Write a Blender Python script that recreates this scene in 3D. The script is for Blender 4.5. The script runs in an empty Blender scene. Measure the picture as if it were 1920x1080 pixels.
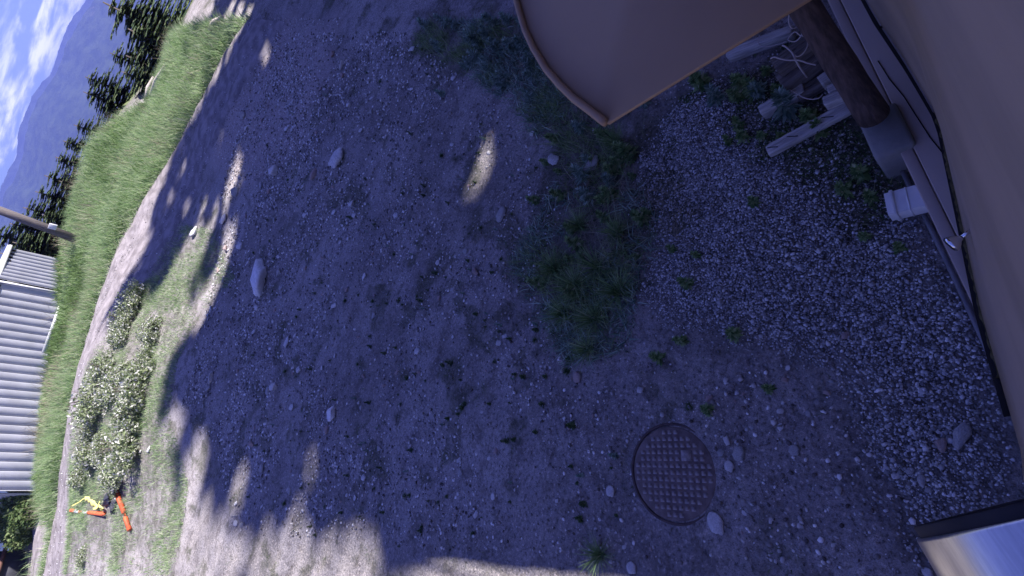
import bpy, math, random
import numpy as np
from mathutils import Vector, Matrix

sc = bpy.context.scene
COL = sc.collection
rng = np.random.default_rng(7)
random.seed(7)
PI = math.pi

# ------------------------------------------------------------------ camera
CH, CF, CP, CR = 3.0, 940.0, math.radians(39.2), math.radians(19.1)
# the picture is turned: world-up lies to the left of the frame
SNR, CSR = math.cos(CR), math.sin(CR)
SNP, CSP = math.sin(CP), math.cos(CP)

def ray(x, y):
    dx, dy = x - 960, y - 540
    R = dx * CSR - dy * SNR
    U = -dx * SNR - dy * CSR
    return (R, CF * CSP + U * SNP, -CF * SNP + U * CSP)

cd = bpy.data.cameras.new('camera')
cam = bpy.data.objects.new('camera', cd)
COL.objects.link(cam)
cd.sensor_fit = 'HORIZONTAL'
cd.sensor_width = 36
cd.lens = 36 * CF / 1920
cd.clip_start, cd.clip_end = 0.02, 12000
fwd = Vector((0, CSP, -SNP)); rgt = Vector((1, 0, 0)); upv = Vector((0, SNP, CSP))
# image right and image up, in world terms
ir = rgt * CSR - upv * SNR
iu = rgt * SNR + upv * CSR
m = Matrix((ir, iu, -fwd)).transposed().to_4x4()
m.translation = (0, 0, CH)
cam.matrix_world = m
sc.camera = cam

# ------------------------------------------------------------------ light
SUN_EL = math.radians(48)
SUN_AZ = Vector((1.0, 0.0, 0)).normalized()
SUND = Vector((SUN_AZ.x * math.cos(SUN_EL), SUN_AZ.y * math.cos(SUN_EL), math.sin(SUN_EL)))
w = bpy.data.worlds.new('World'); sc.world = w; w.use_nodes = True
nt = w.node_tree; nt.nodes.clear()
def N(tree, kind, **kw):
    n = tree.nodes.new(kind)
    for k, v in kw.items(): setattr(n, k, v)
    return n
def mixrgb(tree, a, b, f, mode='MIX'):
    n = tree.nodes.new('ShaderNodeMix'); n.data_type = 'RGBA'; n.blend_type = mode
    for sock, v in ((n.inputs[0], f), (n.inputs[6], a), (n.inputs[7], b)):
        if hasattr(v, 'is_output'): tree.links.new(v, sock)
        else: sock.default_value = v if not isinstance(v, tuple) else (*v, 1)[:4]
    return n.outputs[2]
def mathn(tree, op, a, b=0.0, c=0.0, clamp=False):
    n = tree.nodes.new('ShaderNodeMath'); n.operation = op; n.use_clamp = clamp
    for i, v in enumerate((a, b, c)):
        if hasattr(v, 'is_output'): tree.links.new(v, n.inputs[i])
        else: n.inputs[i].default_value = v
    return n.outputs[0]
def maprange(tree, v, a, b, c=0.0, d=1.0):
    n = tree.nodes.new('ShaderNodeMapRange'); n.interpolation_type = 'SMOOTHSTEP'
    tree.links.new(v, n.inputs[0])
    for i, x in enumerate((a, b, c, d)): n.inputs[1 + i].default_value = x
    return n.outputs[0]
def noise(tree, vec, scale, detail=3.0, rough=0.55, dist=0.0):
    n = tree.nodes.new('ShaderNodeTexNoise')
    n.inputs['Scale'].default_value = scale; n.inputs['Detail'].default_value = detail
    n.inputs['Roughness'].default_value = rough; n.inputs['Distortion'].default_value = dist
    if vec is not None: tree.links.new(vec, n.inputs['Vector'])
    return n.outputs['Fac']
sky = N(nt, 'ShaderNodeTexSky', sky_type='NISHITA', sun_disc=False)
sky.sun_elevation = SUN_EL
sky.sun_rotation = math.atan2(SUN_AZ.x, SUN_AZ.y)
sky.altitude = 1200; sky.air_density = 1.0; sky.dust_density = 0.6; sky.ozone_density = 2.0
tint = mixrgb(nt, sky.outputs[0], (0.47, 0.43, 0.94), 1.0, 'MULTIPLY')
tc = N(nt, 'ShaderNodeTexCoord')
sp = N(nt, 'ShaderNodeSeparateXYZ'); nt.links.new(tc.outputs['Generated'], sp.inputs[0])
mp = N(nt, 'ShaderNodeMapping'); nt.links.new(tc.outputs['Generated'], mp.inputs[0])
mp.inputs['Scale'].default_value = (1, 1, 5.0)
n1 = noise(nt, mp.outputs[0], 11.0, 7, 0.6, 0.3)
n2 = noise(nt, mp.outputs[0], 4.0, 3, 0.5, 0.2)
cl = mathn(nt, 'ADD', n1, mathn(nt, 'MULTIPLY', n2, 0.5))
band = mathn(nt, 'MULTIPLY', maprange(nt, sp.outputs[2], 0.075, 0.105), maprange(nt, sp.outputs[2], 0.19, 0.13))
cm = mathn(nt, 'MULTIPLY', maprange(nt, cl, 0.69, 0.92), band)
lowhaze = maprange(nt, sp.outputs[2], 0.30, 0.07, 0.0, 0.55)
t2 = mixrgb(nt, tint, (4.3, 5.9, 7.0), lowhaze)
fin = mixrgb(nt, t2, (12, 12, 12.5), cm)
bg = N(nt, 'ShaderNodeBackground'); bg.inputs[1].default_value = 0.076
nt.links.new(fin, bg.inputs[0])
wo = N(nt, 'ShaderNodeOutputWorld'); nt.links.new(bg.outputs[0], wo.inputs[0])

sl = bpy.data.lights.new('sun', 'SUN'); sl.energy = 5.0; sl.angle = math.radians(0.8); sl.color = (1.0, 0.95, 0.93)
so = bpy.data.objects.new('sun', sl); COL.objects.link(so)
so.rotation_euler = (-SUND).to_track_quat('-Z', 'Y').to_euler()
so.location = (20, 0, 30)
vs = sc.view_settings
vs.view_transform = 'Standard'; vs.look = 'None'; vs.gamma = 1.0; vs.use_curve_mapping = False
vs.exposure = 1.5

# ------------------------------------------------------------------ helpers
def build_mesh(name, V, F, mat=None, smooth=False, col=None):
    V = np.asarray(V, dtype=np.float32).reshape(-1, 3)
    me = bpy.data.meshes.new(name)
    if isinstance(F, np.ndarray):
        k = F.shape[1]; n = len(F); flat = F.astype(np.int32).ravel()
        starts = np.arange(n, dtype=np.int32) * k; tot = np.full(n, k, np.int32)
    else:
        tot = np.array([len(f) for f in F], np.int32)
        starts = np.concatenate([[0], np.cumsum(tot)[:-1]]).astype(np.int32)
        flat = np.array([i for f in F for i in f], np.int32); n = len(F)
    me.vertices.add(len(V)); me.vertices.foreach_set('co', V.ravel())
    me.loops.add(len(flat)); me.loops.foreach_set('vertex_index', flat)
    me.polygons.add(n); me.polygons.foreach_set('loop_start', starts); me.polygons.foreach_set('loop_total', tot)
    me.update(calc_edges=True); me.validate()
    if smooth: me.polygons.foreach_set('use_smooth', np.ones(len(me.polygons), bool))
    if col is not None:
        a = me.attributes.new('zone', 'FLOAT_COLOR', 'POINT')
        c = np.ones((len(V), 4), np.float32); c[:, :3] = col
        a.data.foreach_set('color', c.ravel())
    if mat: me.materials.append(mat)
    return me

def link(name, me, parent=None, loc=None, rot=None, scale=None):
    o = bpy.data.objects.new(name, me); COL.objects.link(o)
    if parent is not None: o.parent = parent
    if loc is not None: o.location = loc
    if rot is not None: o.rotation_euler = rot
    if scale is not None: o.scale = scale if hasattr(scale, '__len__') else (scale,) * 3
    return o
def tag(o, label=None, cat=None, group=None, kind=None):
    if label: o['label'] = label
    if cat: o['category'] = cat
    if group: o['group'] = group
    if kind: o['kind'] = kind
    return o
def thing(name, label, cat, loc=(0, 0, 0), rz=0.0, group=None):
    o = bpy.data.objects.new(name, None); COL.objects.link(o)
    o.location = loc; o.rotation_euler = (0, 0, rz); o.empty_display_size = 0.1
    return tag(o, label, cat, group)
def copy_thing(root, loc, rz=0.0, scale=None, label=None, group=None):
    r = root.copy(); COL.objects.link(r); r.location = loc; r.rotation_euler = (0, 0, rz)
    if scale is not None: r.scale = (scale,) * 3 if not hasattr(scale, '__len__') else scale
    if label: r['label'] = label
    if group: r['group'] = group
    for ch in list(root.children):
        c = ch.copy(); COL.objects.link(c); c.parent = r
        for g_ in list(ch.children):
            d = g_.copy(); COL.objects.link(d); d.parent = c
    return r

class MB:
    """collects polygons"""
    def __init__(s): s.v = []; s.f = []
    def add(s, V, F):
        b = len(s.v); s.v += [tuple(p) for p in V]; s.f += [tuple(i + b for i in f) for f in F]
    def box(s, c, h, ax=None):
        ax = ax or (Vector((1, 0, 0)), Vector((0, 1, 0)), Vector((0, 0, 1)))
        c = Vector(c)
        P = [c + ax[0] * h[0] * i + ax[1] * h[1] * j + ax[2] * h[2] * k for i in (-1, 1) for j in (-1, 1) for k in (-1, 1)]
        s.add(P, [(0, 1, 3, 2), (4, 6, 7, 5), (0, 4, 5, 1), (2, 3, 7, 6), (0, 2, 6, 4), (1, 5, 7, 3)])
    def tube(s, pts, r, n=8, cap=True):
        pts = [Vector(p) for p in pts]
        rs = r if hasattr(r, '__len__') else [r] * len(pts)
        V = []; F = []
        prev = None
        for i, p in enumerate(pts):
            d = (pts[min(i + 1, len(pts) - 1)] - pts[max(i - 1, 0)]).normalized()
            a = Vector((0, 0, 1)) if abs(d.z) < 0.9 else Vector((1, 0, 0))
            if prev is None: u = d.cross(a).normalized()
            else: u = (prev - d * prev.dot(d)).normalized()
            prev = u; v = d.cross(u)
            for k in range(n):
                t = 2 * PI * k / n
                V.append(p + (u * math.cos(t) + v * math.sin(t)) * rs[i])
        for i in range(len(pts) - 1):
            for k in range(n):
                F.append((i * n + k, i * n + (k + 1) % n, (i + 1) * n + (k + 1) % n, (i + 1) * n + k))
        if cap:
            F.append(tuple(range(n))[::-1]); F.append(tuple((len(pts) - 1) * n + k for k in range(n)))
        s.add(V, F)
    def mesh(s, name, mat, smooth=False):
        return build_mesh(name, s.v, s.f, mat, smooth)
def bevel(o, wd=0.004, seg=2):
    b = o.modifiers.new('bevel', 'BEVEL'); b.width = wd; b.segments = seg; b.limit_method = 'ANGLE'
    return o

def hash2(ix, iy, seed):
    h = (ix.astype(np.int64) * 374761393 + iy.astype(np.int64) * 668265263 + seed * 1442695041) & 0xFFFFFFFF
    h = ((h ^ (h >> 13)) * 1274126177) & 0xFFFFFFFF
    return ((h ^ (h >> 16)) & 0xFFFF) / 65535.0
def vnoise(x, y, seed=0):
    x = np.asarray(x, float); y = np.asarray(y, float)
    ix = np.floor(x).astype(np.int64); iy = np.floor(y).astype(np.int64)
    fx = x - ix; fy = y - iy
    fx = fx * fx * (3 - 2 * fx); fy = fy * fy * (3 - 2 * fy)
    a = hash2(ix, iy, seed); b = hash2(ix + 1, iy, seed); c = hash2(ix, iy + 1, seed); d = hash2(ix + 1, iy + 1, seed)
    return (a * (1 - fx) + b * fx) * (1 - fy) + (c * (1 - fx) + d * fx) * fy
def fbm(x, y, seed=0, oct=4, gain=0.5):
    s = 0; a = 1; t = 0
    x = np.asarray(x, float); y = np.asarray(y, float)
    for i in range(oct):
        an = .6 + 1.1 * i + seed; c_, s_ = math.cos(an), math.sin(an)   # each octave turned, so no grid shows
        s = s + a * vnoise((x * c_ - y * s_) * 2.03 ** i, (x * s_ + y * c_) * 2.03 ** i, seed + i * 17); t += a; a *= gain
    return s / t
def sstep(a, b, x):
    t = np.clip((x - a) / (b - a), 0, 1); return t * t * (3 - 2 * t)

# ------------------------------------------------------------------ terrain height
CPTS = [(495,520,10.2),(640,32,10.5),(560,32,13.0),(480,40,15.2),(395,150,17.5),(470,32,16.0),(320,290,19.5),(225,450,20.5),(185,560,20.5),(155,660,20.5),(132,760,20),(118,850,20),(104,950,20),(91,1000,20),(60,1060,21),
 (400,300,15.4),(345,400,16.6),(300,477,16.9),(262,540,16.8),(215,595,16.9),(175,660,17),(150,740,16.8),(135,800,16.8),(129,965,16.5),(118,1070,16),
 (265,700,13.8),(320,740,12.0),(360,600,12.8),(235,950,12.8),(360,900,10.2),(430,1040,7.7),
 (180,270,26),(150,360,26),(130,430,26),(118,480,26.8),(105,640,24.6),(75,760,23.4),(68,920,22.0),(60,960,22.0),(290,190,24),(330,100,22),(40,1060,23.5)]
CW = []
for x, y, Y in CPTS:
    r = ray(x, y); t = Y / r[1]; CW.append((r[0] * t, Y, CH + r[2] * t))
for X in (-10, -5, 0, 5, 10):
    for Y in (-4, 0, 3, 5.5): CW.append((X, Y, 0.0))
CW += [(-10, 9, .25), (11, 9, .3), (12, 16, 1.1), (14, 24, 1.9), (-20, 5, 0), (20, 5, .2), (-20, 10, .3), (-22, 20, 1.3), (-22, 26, 1.9), (10, 30, 2.2), (-10, 30, 2.8), (0, 30, 3.9), (-4, 31, 3.8), (22, 18, 1.2)]
CW = np.array(CW)
def _phi(r2): return 0.5 * r2 * np.log(r2 + 1e-9)
def _fit():
    P = CW[:, :2]; n = len(P)
    d2 = ((P[:, None] - P[None]) ** 2).sum(-1)
    A = np.zeros((n + 3, n + 3)); A[:n, :n] = _phi(d2) + np.eye(n) * 0.15
    A[:n, n] = 1; A[:n, n + 1:] = P; A[n, :n] = 1; A[n + 1:, :n] = P.T
    return np.linalg.solve(A, np.concatenate([CW[:, 2], [0, 0, 0]]))
RBF = _fit()
def T0(x, y):
    x = np.atleast_1d(np.asarray(x, float)); y = np.atleast_1d(np.asarray(y, float))
    r = np.hypot(x, y) + 1e-9
    k = np.minimum(1, 31.0 / r); px, py = x * k, np.maximum(y * k, -5)
    out = np.empty_like(px); n = len(CW)
    for i in range(0, len(px), 20000):
        a, b = px[i:i + 20000], py[i:i + 20000]
        d2 = (a[:, None] - CW[None, :, 0]) ** 2 + (b[:, None] - CW[None, :, 1]) ** 2
        out[i:i + 20000] = _phi(d2) @ RBF[:n] + RBF[n] + RBF[n + 1] * a + RBF[n + 2] * b
    out *= sstep(-1.0, 2.5, py) * 1.0
    out = out - 0.42 * np.maximum(0, r - 31.5) * sstep(31, 40, r)
    return np.maximum(out, -165 + 6 * vnoise(x / 90, y / 90, 5))
def TN(x, y):
    """height with small-scale relief"""
    z = T0(x, y)
    x = np.atleast_1d(np.asarray(x, float)); y = np.atleast_1d(np.asarray(y, float))
    r = np.hypot(x, y)
    near = sstep(34, 20, r)
    d = (fbm(x * 1.1, y * 1.1, 3, 3) - .5) * 0.10 * sstep(0.5, 4, r) + (fbm(x * 4.5, y * 4.5, 9, 3) - .5) * 0.035
    fl = sstep(.36, .46, np.hypot(x + .753, y - 1.57))
    z = z - .012 * (1 - fl)
    near = near * (.08 + .92 * fl)
    d2 = (vnoise(x * 16, y * 16, 21) - .5) * 0.014 + (vnoise(x * 33, y * 33, 31) - .5) * 0.008
    return z + d * near + d2 * sstep(14, 6, r) * (.2 + .8 * fl)
def tz(x, y): return float(TN(x, y)[0])
_ts = np.concatenate([np.linspace(0.3, 12, 1200), np.linspace(12.02, 60, 1600)])
def hit(px, py):
    r = np.array(ray(px, py)) / CF
    X = r[0] * _ts; Y = r[1] * _ts; Z = CH + r[2] * _ts
    d = Z - T0(X, Y)
    i = np.argmax(d < 0)
    if d[i] >= 0: i = len(_ts) - 1
    return Vector((X[i], Y[i], tz(X[i], Y[i])))
def at(px, py, z):
    r = ray(px, py); t = (z - CH) / r[2]; return Vector((r[0] * t, r[1] * t, z))
def at_y(px, py, Y):
    r = ray(px, py); t = Y / r[1]; return Vector((r[0] * t, Y, CH + r[2] * t))
def poly(pts): return np.array([hit(*p)[:2] for p in pts])
def pip(x, y, P):
    ins = np.zeros(len(x), bool); n = len(P); j = n - 1
    for i in range(n):
        xi, yi, xj, yj = P[i][0], P[i][1], P[j][0], P[j][1]
        c = ((yi > y) != (yj > y)) & (x < (xj - xi) * (y - yi) / (yj - yi + 1e-12) + xi)
        ins ^= c; j = i
    return ins
def sdist(x, y, P):
    d = np.full(len(x), 1e9); n = len(P)
    for i in range(n):
        a = P[i]; b = P[(i + 1) % n]; ab = b - a
        t = np.clip(((x - a[0]) * ab[0] + (y - a[1]) * ab[1]) / (ab @ ab + 1e-12), 0, 1)
        d = np.minimum(d, np.hypot(x - a[0] - t * ab[0], y - a[1] - t * ab[1]))
    return np.where(pip(x, y, P), d, -d)
def sample(P, n):
    """n random points inside a world polygon"""
    lo = P.min(0); hi = P.max(0); out = []
    got = 0
    while got < n:
        q = rng.uniform(lo, hi, (max(2000, n), 2)); q = q[pip(q[:, 0], q[:, 1], P)]
        out.append(q); got += len(q)
    return np.concatenate(out)[:n]

# ------------------------------------------------------------------ materials
def material(name):
    ma = bpy.data.materials.new(name); ma.use_nodes = True
    t = ma.node_tree; b = t.nodes['Principled BSDF']
    b.inputs['Specular IOR Level'].default_value = 0.25
    return ma, t, b
def simple(name, c1, c2, scale=6.0, rough=0.8, metal=0.0, bump=0.0, bscale=40.0, island=0.0, stretch=None, sheen=0.25):
    ma, t, b = material(name)
    tcn = t.nodes.new('ShaderNodeTexCoord'); vec = tcn.outputs['Object']
    if stretch:
        mpn = t.nodes.new('ShaderNodeMapping'); mpn.inputs['Scale'].default_value = stretch
        t.links.new(vec, mpn.inputs[0]); vec = mpn.outputs[0]
    f = noise(t, vec, scale, 5, 0.6)
    f = maprange(t, f, 0.3, 0.7)
    if island > 0:
        g = t.nodes.new('ShaderNodeNewGeometry')
        f = mathn(t, 'ADD', mathn(t, 'MULTIPLY', f, 1 - island), mathn(t, 'MULTIPLY', g.outputs['Random Per Island'], island))
    c = mixrgb(t, c1, c2, f)
    t.links.new(c, b.inputs['Base Color'])
    b.inputs['Roughness'].default_value = rough; b.inputs['Metallic'].default_value = metal
    b.inputs['Specular IOR Level'].default_value = sheen
    if bump > 0:
        bn = t.nodes.new('ShaderNodeBump'); bn.inputs['Strength'].default_value = bump; bn.inputs['Distance'].default_value = 0.01
        t.links.new(noise(t, vec, bscale, 4, 0.6), bn.inputs['Height']); t.links.new(bn.outputs[0], b.inputs['Normal'])
    return ma
def ramp(t, v, stops):
    r = t.nodes.new('ShaderNodeValToRGB'); t.links.new(v, r.inputs[0])
    e = r.color_ramp.elements
    while len(e) < len(stops): e.new(0.5)
    for i, (p, c) in enumerate(stops): e[i].position = p; e[i].color = (*c, 1)
    return r.outputs[0]
def island_mat(name, stops, rough=0.7, spec=0.2, trans=None, noise_amt=0.0):
    ma, t, b = material(name)
    g = t.nodes.new('ShaderNodeNewGeometry')
    c = ramp(t, g.outputs['Random Per Island'], stops)
    if noise_amt:
        tcn = t.nodes.new('ShaderNodeTexCoord')
        f = noise(t, tcn.outputs['Object'], 60, 4, 0.65)
        c = mixrgb(t, c, (0.05, 0.045, 0.045), maprange(t, f, 0.45, 0.75, 0, noise_amt))
    t.links.new(c, b.inputs['Base Color'])
    b.inputs['Roughness'].default_value = rough; b.inputs['Specular IOR Level'].default_value = spec
    if trans:
        out = t.nodes['Material Output']
        tr = t.nodes.new('ShaderNodeBsdfTranslucent'); t.links.new(c, tr.inputs[0])
        ms = t.nodes.new('ShaderNodeMixShader'); ms.inputs[0].default_value = trans
        t.links.new(b.outputs[0], ms.inputs[1]); t.links.new(tr.outputs[0], ms.inputs[2]); t.links.new(ms.outputs[0], out.inputs[0])
    return ma

def ground_material():
    ma, t, b = material('ground')
    tcn = t.nodes.new('ShaderNodeTexCoord'); vec = tcn.outputs['Object']
    at_ = t.nodes.new('ShaderNodeAttribute'); at_.attribute_name = 'zone'
    s = t.nodes.new('ShaderNodeSeparateColor'); t.links.new(at_.outputs['Color'], s.inputs[0])
    big = noise(t, vec, 0.8, 5, 0.6); mid = noise(t, vec, 5.0, 5, 0.65); fine = noise(t, vec, 34, 5, 0.75); vfine = noise(t, vec, 150, 2, 0.6)
    dirt = mixrgb(t, (0.262, 0.240, 0.240), (0.41, 0.378, 0.376), maprange(t, big, 0.35, 0.65))
    dirt = mixrgb(t, dirt, (0.16, 0.142, 0.138), maprange(t, mid, 0.46, 0.68, 0, 0.8))
    dirt = mixrgb(t, dirt, (0.13, 0.115, 0.09), maprange(t, noise(t, vec, 16, 5, 0.72), 0.55, 0.72, 0, 0.8))
    dirt = mixrgb(t, dirt, (0.60, 0.53, 0.50), maprange(t, fine, 0.54, 0.66, 0, 0.85))
    dirt = mixrgb(t, dirt, (0.09, 0.08, 0.075), maprange(t, fine, 0.47, 0.36, 0, 0.85))
    dirt = mixrgb(t, dirt, (0.13, 0.115, 0.10), maprange(t, vfine, 0.50, 0.40, 0, 0.5))
    dark = mixrgb(t, (0.075, 0.07, 0.066), (0.16, 0.15, 0.142), maprange(t, fine, 0.4, 0.6))
    c = mixrgb(t, dirt, dark, s.outputs[0])
    moss = mixrgb(t, (0.04, 0.055, 0.028), (0.14, 0.13, 0.10), maprange(t, fine, 0.38, 0.66))
    mid2 = noise(t, vec, 13.0, 5, 0.7)
    gm = mathn(t, 'ADD', mathn(t, 'MULTIPLY', s.outputs[1], 1.15), mathn(t, 'SUBTRACT', mathn(t, 'ADD', mathn(t, 'MULTIPLY', mid, 1.1), mathn(t, 'MULTIPLY', mid2, 1.1)), 1.62))
    gm = mathn(t, 'ADD', gm, mathn(t, 'MULTIPLY', mathn(t, 'SUBTRACT', fine, 0.5), 0.7))
    c = mixrgb(t, c, moss, maprange(t, gm, -0.12, 0.36, 0, 0.58))
    pale = mixrgb(t, (0.33, 0.28, 0.275), (0.46, 0.40, 0.385), maprange(t, noise(t, vec, 14, 5, 0.7), 0.35, 0.65))
    c = mixrgb(t, c, pale, mathn(t, 'MULTIPLY', s.outputs[2], 0.85))
    c = mixrgb(t, c, mixrgb(t, (0.10, 0.14, 0.05), (0.19, 0.22, 0.11), maprange(t, fine, 0.35, 0.65)), maprange(t, s.outputs[1], 0.8, 0.97))
    t.links.new(c, b.inputs['Base Color']); b.inputs['Roughness'].default_value = 0.95; b.inputs['Specular IOR Level'].default_value = 0.1
    vo = t.nodes.new('ShaderNodeTexVoronoi'); vo.inputs['Scale'].default_value = 38; t.links.new(vec, vo.inputs['Vector'])
    hgt = mathn(t, 'ADD', mathn(t, 'MULTIPLY', fine, 1.0), mathn(t, 'MULTIPLY', vo.outputs['Distance'], -0.5))
    hgt = mathn(t, 'ADD', hgt, mathn(t, 'MULTIPLY', vfine, 0.35))
    bn = t.nodes.new('ShaderNodeBump'); bn.inputs['Strength'].default_value = 0.8; bn.inputs['Distance'].default_value = 0.02
    t.links.new(hgt, bn.inputs['Height']); t.links.new(bn.outputs[0], b.inputs['Normal'])
    return ma
M = {}
M['ground'] = ground_material()
M['road'] = simple('gravel_road', (0.165, 0.145, 0.148), (0.33, 0.295, 0.30), 3.2, 0.95, bump=0.9, bscale=45)
M['tan'] = simple('tan_metal', (0.30, 0.245, 0.20), (0.385, 0.31, 0.255), 1.6, 0.55, bump=0.10, bscale=90, stretch=(.5, .5, 2.2))
M['hood'] = simple('hood_paint', (0.37, 0.25, 0.155), (0.41, 0.275, 0.17), 1.5, 0.6)
M['sill'] = simple('sill_board', (0.42, 0.345, 0.31), (0.46, 0.38, 0.34), 2.5, 0.7, bump=0.06, bscale=90)
M['flash'] = simple('flashing', (0.17, 0.15, 0.17), (0.20, 0.17, 0.19), 3, 0.5)
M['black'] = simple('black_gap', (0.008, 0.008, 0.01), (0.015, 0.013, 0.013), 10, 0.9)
M['foam'] = simple('torn_foam', (0.05, 0.045, 0.02), (0.12, 0.10, 0.05), 30, 0.95, bump=0.6)
M['pipegrey'] = simple('grey_conduit', (0.14, 0.14, 0.16), (0.2, 0.2, 0.22), 10, 0.5)
M['log'] = simple('log_wood', (0.055, 0.042, 0.042), (0.13, 0.095, 0.088), 7, 0.85, bump=0.8, bscale=14, stretch=(6, 6, .7))
M['concrete'] = simple('concrete', (0.20, 0.20, 0.20), (0.29, 0.285, 0.28), 5, 0.9, bump=0.25, bscale=60)
M['white'] = simple('white_plastic', (0.66, 0.66, 0.68), (0.74, 0.74, 0.75), 4, 0.45)
M['red'] = simple('red_plastic', (0.35, 0.03, 0.04), (0.4, 0.05, 0.05), 4, 0.5)
M['chrome'] = simple('chrome', (0.75, 0.75, 0.78), (0.82, 0.82, 0.84), 4, 0.12, metal=1.0)
M['steel'] = simple('brushed_steel', (0.60, 0.58, 0.56), (0.70, 0.68, 0.66), 30, 0.28, metal=1.0, stretch=(1, 1, 30))
M['steelin'] = simple('dark_steel', (0.02, 0.02, 0.025), (0.035, 0.034, 0.04), 8, 0.8)  # near-black colour for the tube opening and the bell mouth
M['oldwood'] = simple('weathered_wood', (0.34, 0.32, 0.31), (0.60, 0.57, 0.55), 6, 0.9, bump=0.6, bscale=18, stretch=(.8, 9, 9))
M['darkwood'] = simple('dark_wood', (0.10, 0.085, 0.08), (0.22, 0.19, 0.175), 6, 0.9, bump=0.7, bscale=18, stretch=(.8, 9, 9))
M['cord'] = simple('pale_cord', (0.42, 0.36, 0.34), (0.55, 0.48, 0.44), 20, 0.8)
M['iron'] = simple('rusty_iron', (0.12, 0.09, 0.085), (0.22, 0.175, 0.165), 12, 0.8, bump=0.3, bscale=80)
M['stud'] = simple('worn_stud', (0.20, 0.165, 0.16), (0.44, 0.39, 0.38), 25, 0.75, bump=0.4, bscale=120)
M['ironrim'] = simple('iron_frame', (0.06, 0.042, 0.042), (0.12, 0.09, 0.085), 12, 0.85)
M['rock'] = simple('granite_rock', (0.44, 0.43, 0.43), (0.70, 0.68, 0.68), 9, 0.85, bump=0.5, bscale=35)
M['rockwhite'] = simple('white_rock', (0.60, 0.59, 0.60), (0.82, 0.81, 0.81), 9, 0.8, bump=0.4, bscale=35)
M['rockgrey'] = simple('grey_rock', (0.27, 0.26, 0.265), (0.44, 0.43, 0.43), 9, 0.85, bump=0.5, bscale=35)
M['rockpink'] = simple('pinkish_rock', (0.30, 0.23, 0.21), (0.42, 0.33, 0.31), 9, 0.85, bump=0.5, bscale=35)
M['gravel'] = island_mat('gravel', [(0, (.12, .118, .12)), (.4, (.27, .266, .27)), (.75, (.44, .435, .44)), (1, (.74, .73, .74))], 0.75)
M['pebble'] = island_mat('pebble', [(0, (.07, .06, .058)), (.4, (.26, .24, .235)), (.75, (.55, .53, .53)), (1, (.85, .84, .85))], 0.8)
M['grass'] = island_mat('bank_grass', [(0, (.14, .24, .09)), (.45, (.29, .42, .19)), (.8, (.43, .53, .30)), (1, (.60, .60, .45))], 0.6, trans=0.4)
M['weed'] = island_mat('weed_leaf', [(0, (.03, .065, .025)), (.5, (.075, .135, .05)), (.85, (.14, .21, .085)), (1, (.26, .26, .16))], 0.6, trans=0.25)
M['weedlight'] = island_mat('strip_grass', [(0, (.08, .16, .055)), (.5, (.20, .32, .12)), (.85, (.34, .45, .20)), (1, (.50, .48, .33))], 0.6, trans=0.3)
M['silver'] = island_mat('silver_leaf', [(0, (.10, .17, .13)), (.5, (.22, .33, .26)), (1, (.46, .56, .46))], 0.6, trans=0.2)
M['straw'] = island_mat('dry_straw', [(0, (.20, .17, .12)), (1, (.38, .33, .25))], 0.7, trans=0.1)
M['shrub'] = island_mat('shrub_leaf', [(0, (.11, .15, .07)), (.35, (.23, .29, .14)), (.65, (.36, .40, .24)), (.8, (.55, .55, .49)), (1, (.78, .77, .74))], 0.6, trans=0.25)
M['shrubdark'] = island_mat('bank_weed', [(0, (.07, .13, .04)), (1, (.18, .27, .09))], 0.6, trans=.3)
M['needle'] = island_mat('conifer_needles', [(0, (.032, .060, .027)), (.5, (.075, .115, .05)), (1, (.15, .19, .085))], 0.65, trans=0.12)
M['leafy'] = island_mat('broad_leaves', [(0, (.05, .09, .028)), (.5, (.12, .18, .06)), (1, (.24, .29, .13))], 0.6, trans=0.25)
M['bark'] = simple('bark', (0.07, 0.055, 0.045), (0.14, 0.115, 0.10), 8, 0.9, bump=0.6, bscale=20, stretch=(5, 5, 1))
M['pole'] = simple('pole_wood', (0.11, 0.095, 0.095), (0.19, 0.165, 0.16), 5, 0.9, bump=0.5, bscale=18, stretch=(6, 6, .5))
M['galv'] = simple('galvanised_sheet', (0.40, 0.40, 0.43), (0.50, 0.50, 0.54), 1.5, 0.5, metal=0.0, sheen=0.5)
M['galvlight'] = simple('pale_trim', (0.56, 0.56, 0.58), (0.62, 0.62, 0.64), 3, 0.5)
M['rust'] = simple('rusty_sheet', (0.14, 0.07, 0.055), (0.24, 0.13, 0.10), 4, 0.85)
M['shedgrey'] = simple('shed_grey', (0.10, 0.10, 0.13), (0.15, 0.15, 0.18), 4, 0.8)
M['orange'] = simple('orange_plastic', (0.42, 0.09, 0.04), (0.80, 0.15, 0.06), 9, 0.6, bump=.2, bscale=30)
M['yellow'] = simple('yellow_webbing', (0.70, 0.62, 0.16), (0.80, 0.74, 0.28), 20, 0.7)
M['bag'] = simple('black_plastic', (0.02, 0.02, 0.03), (0.05, 0.05, 0.075), 12, 0.35, bump=0.6, bscale=30)
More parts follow.
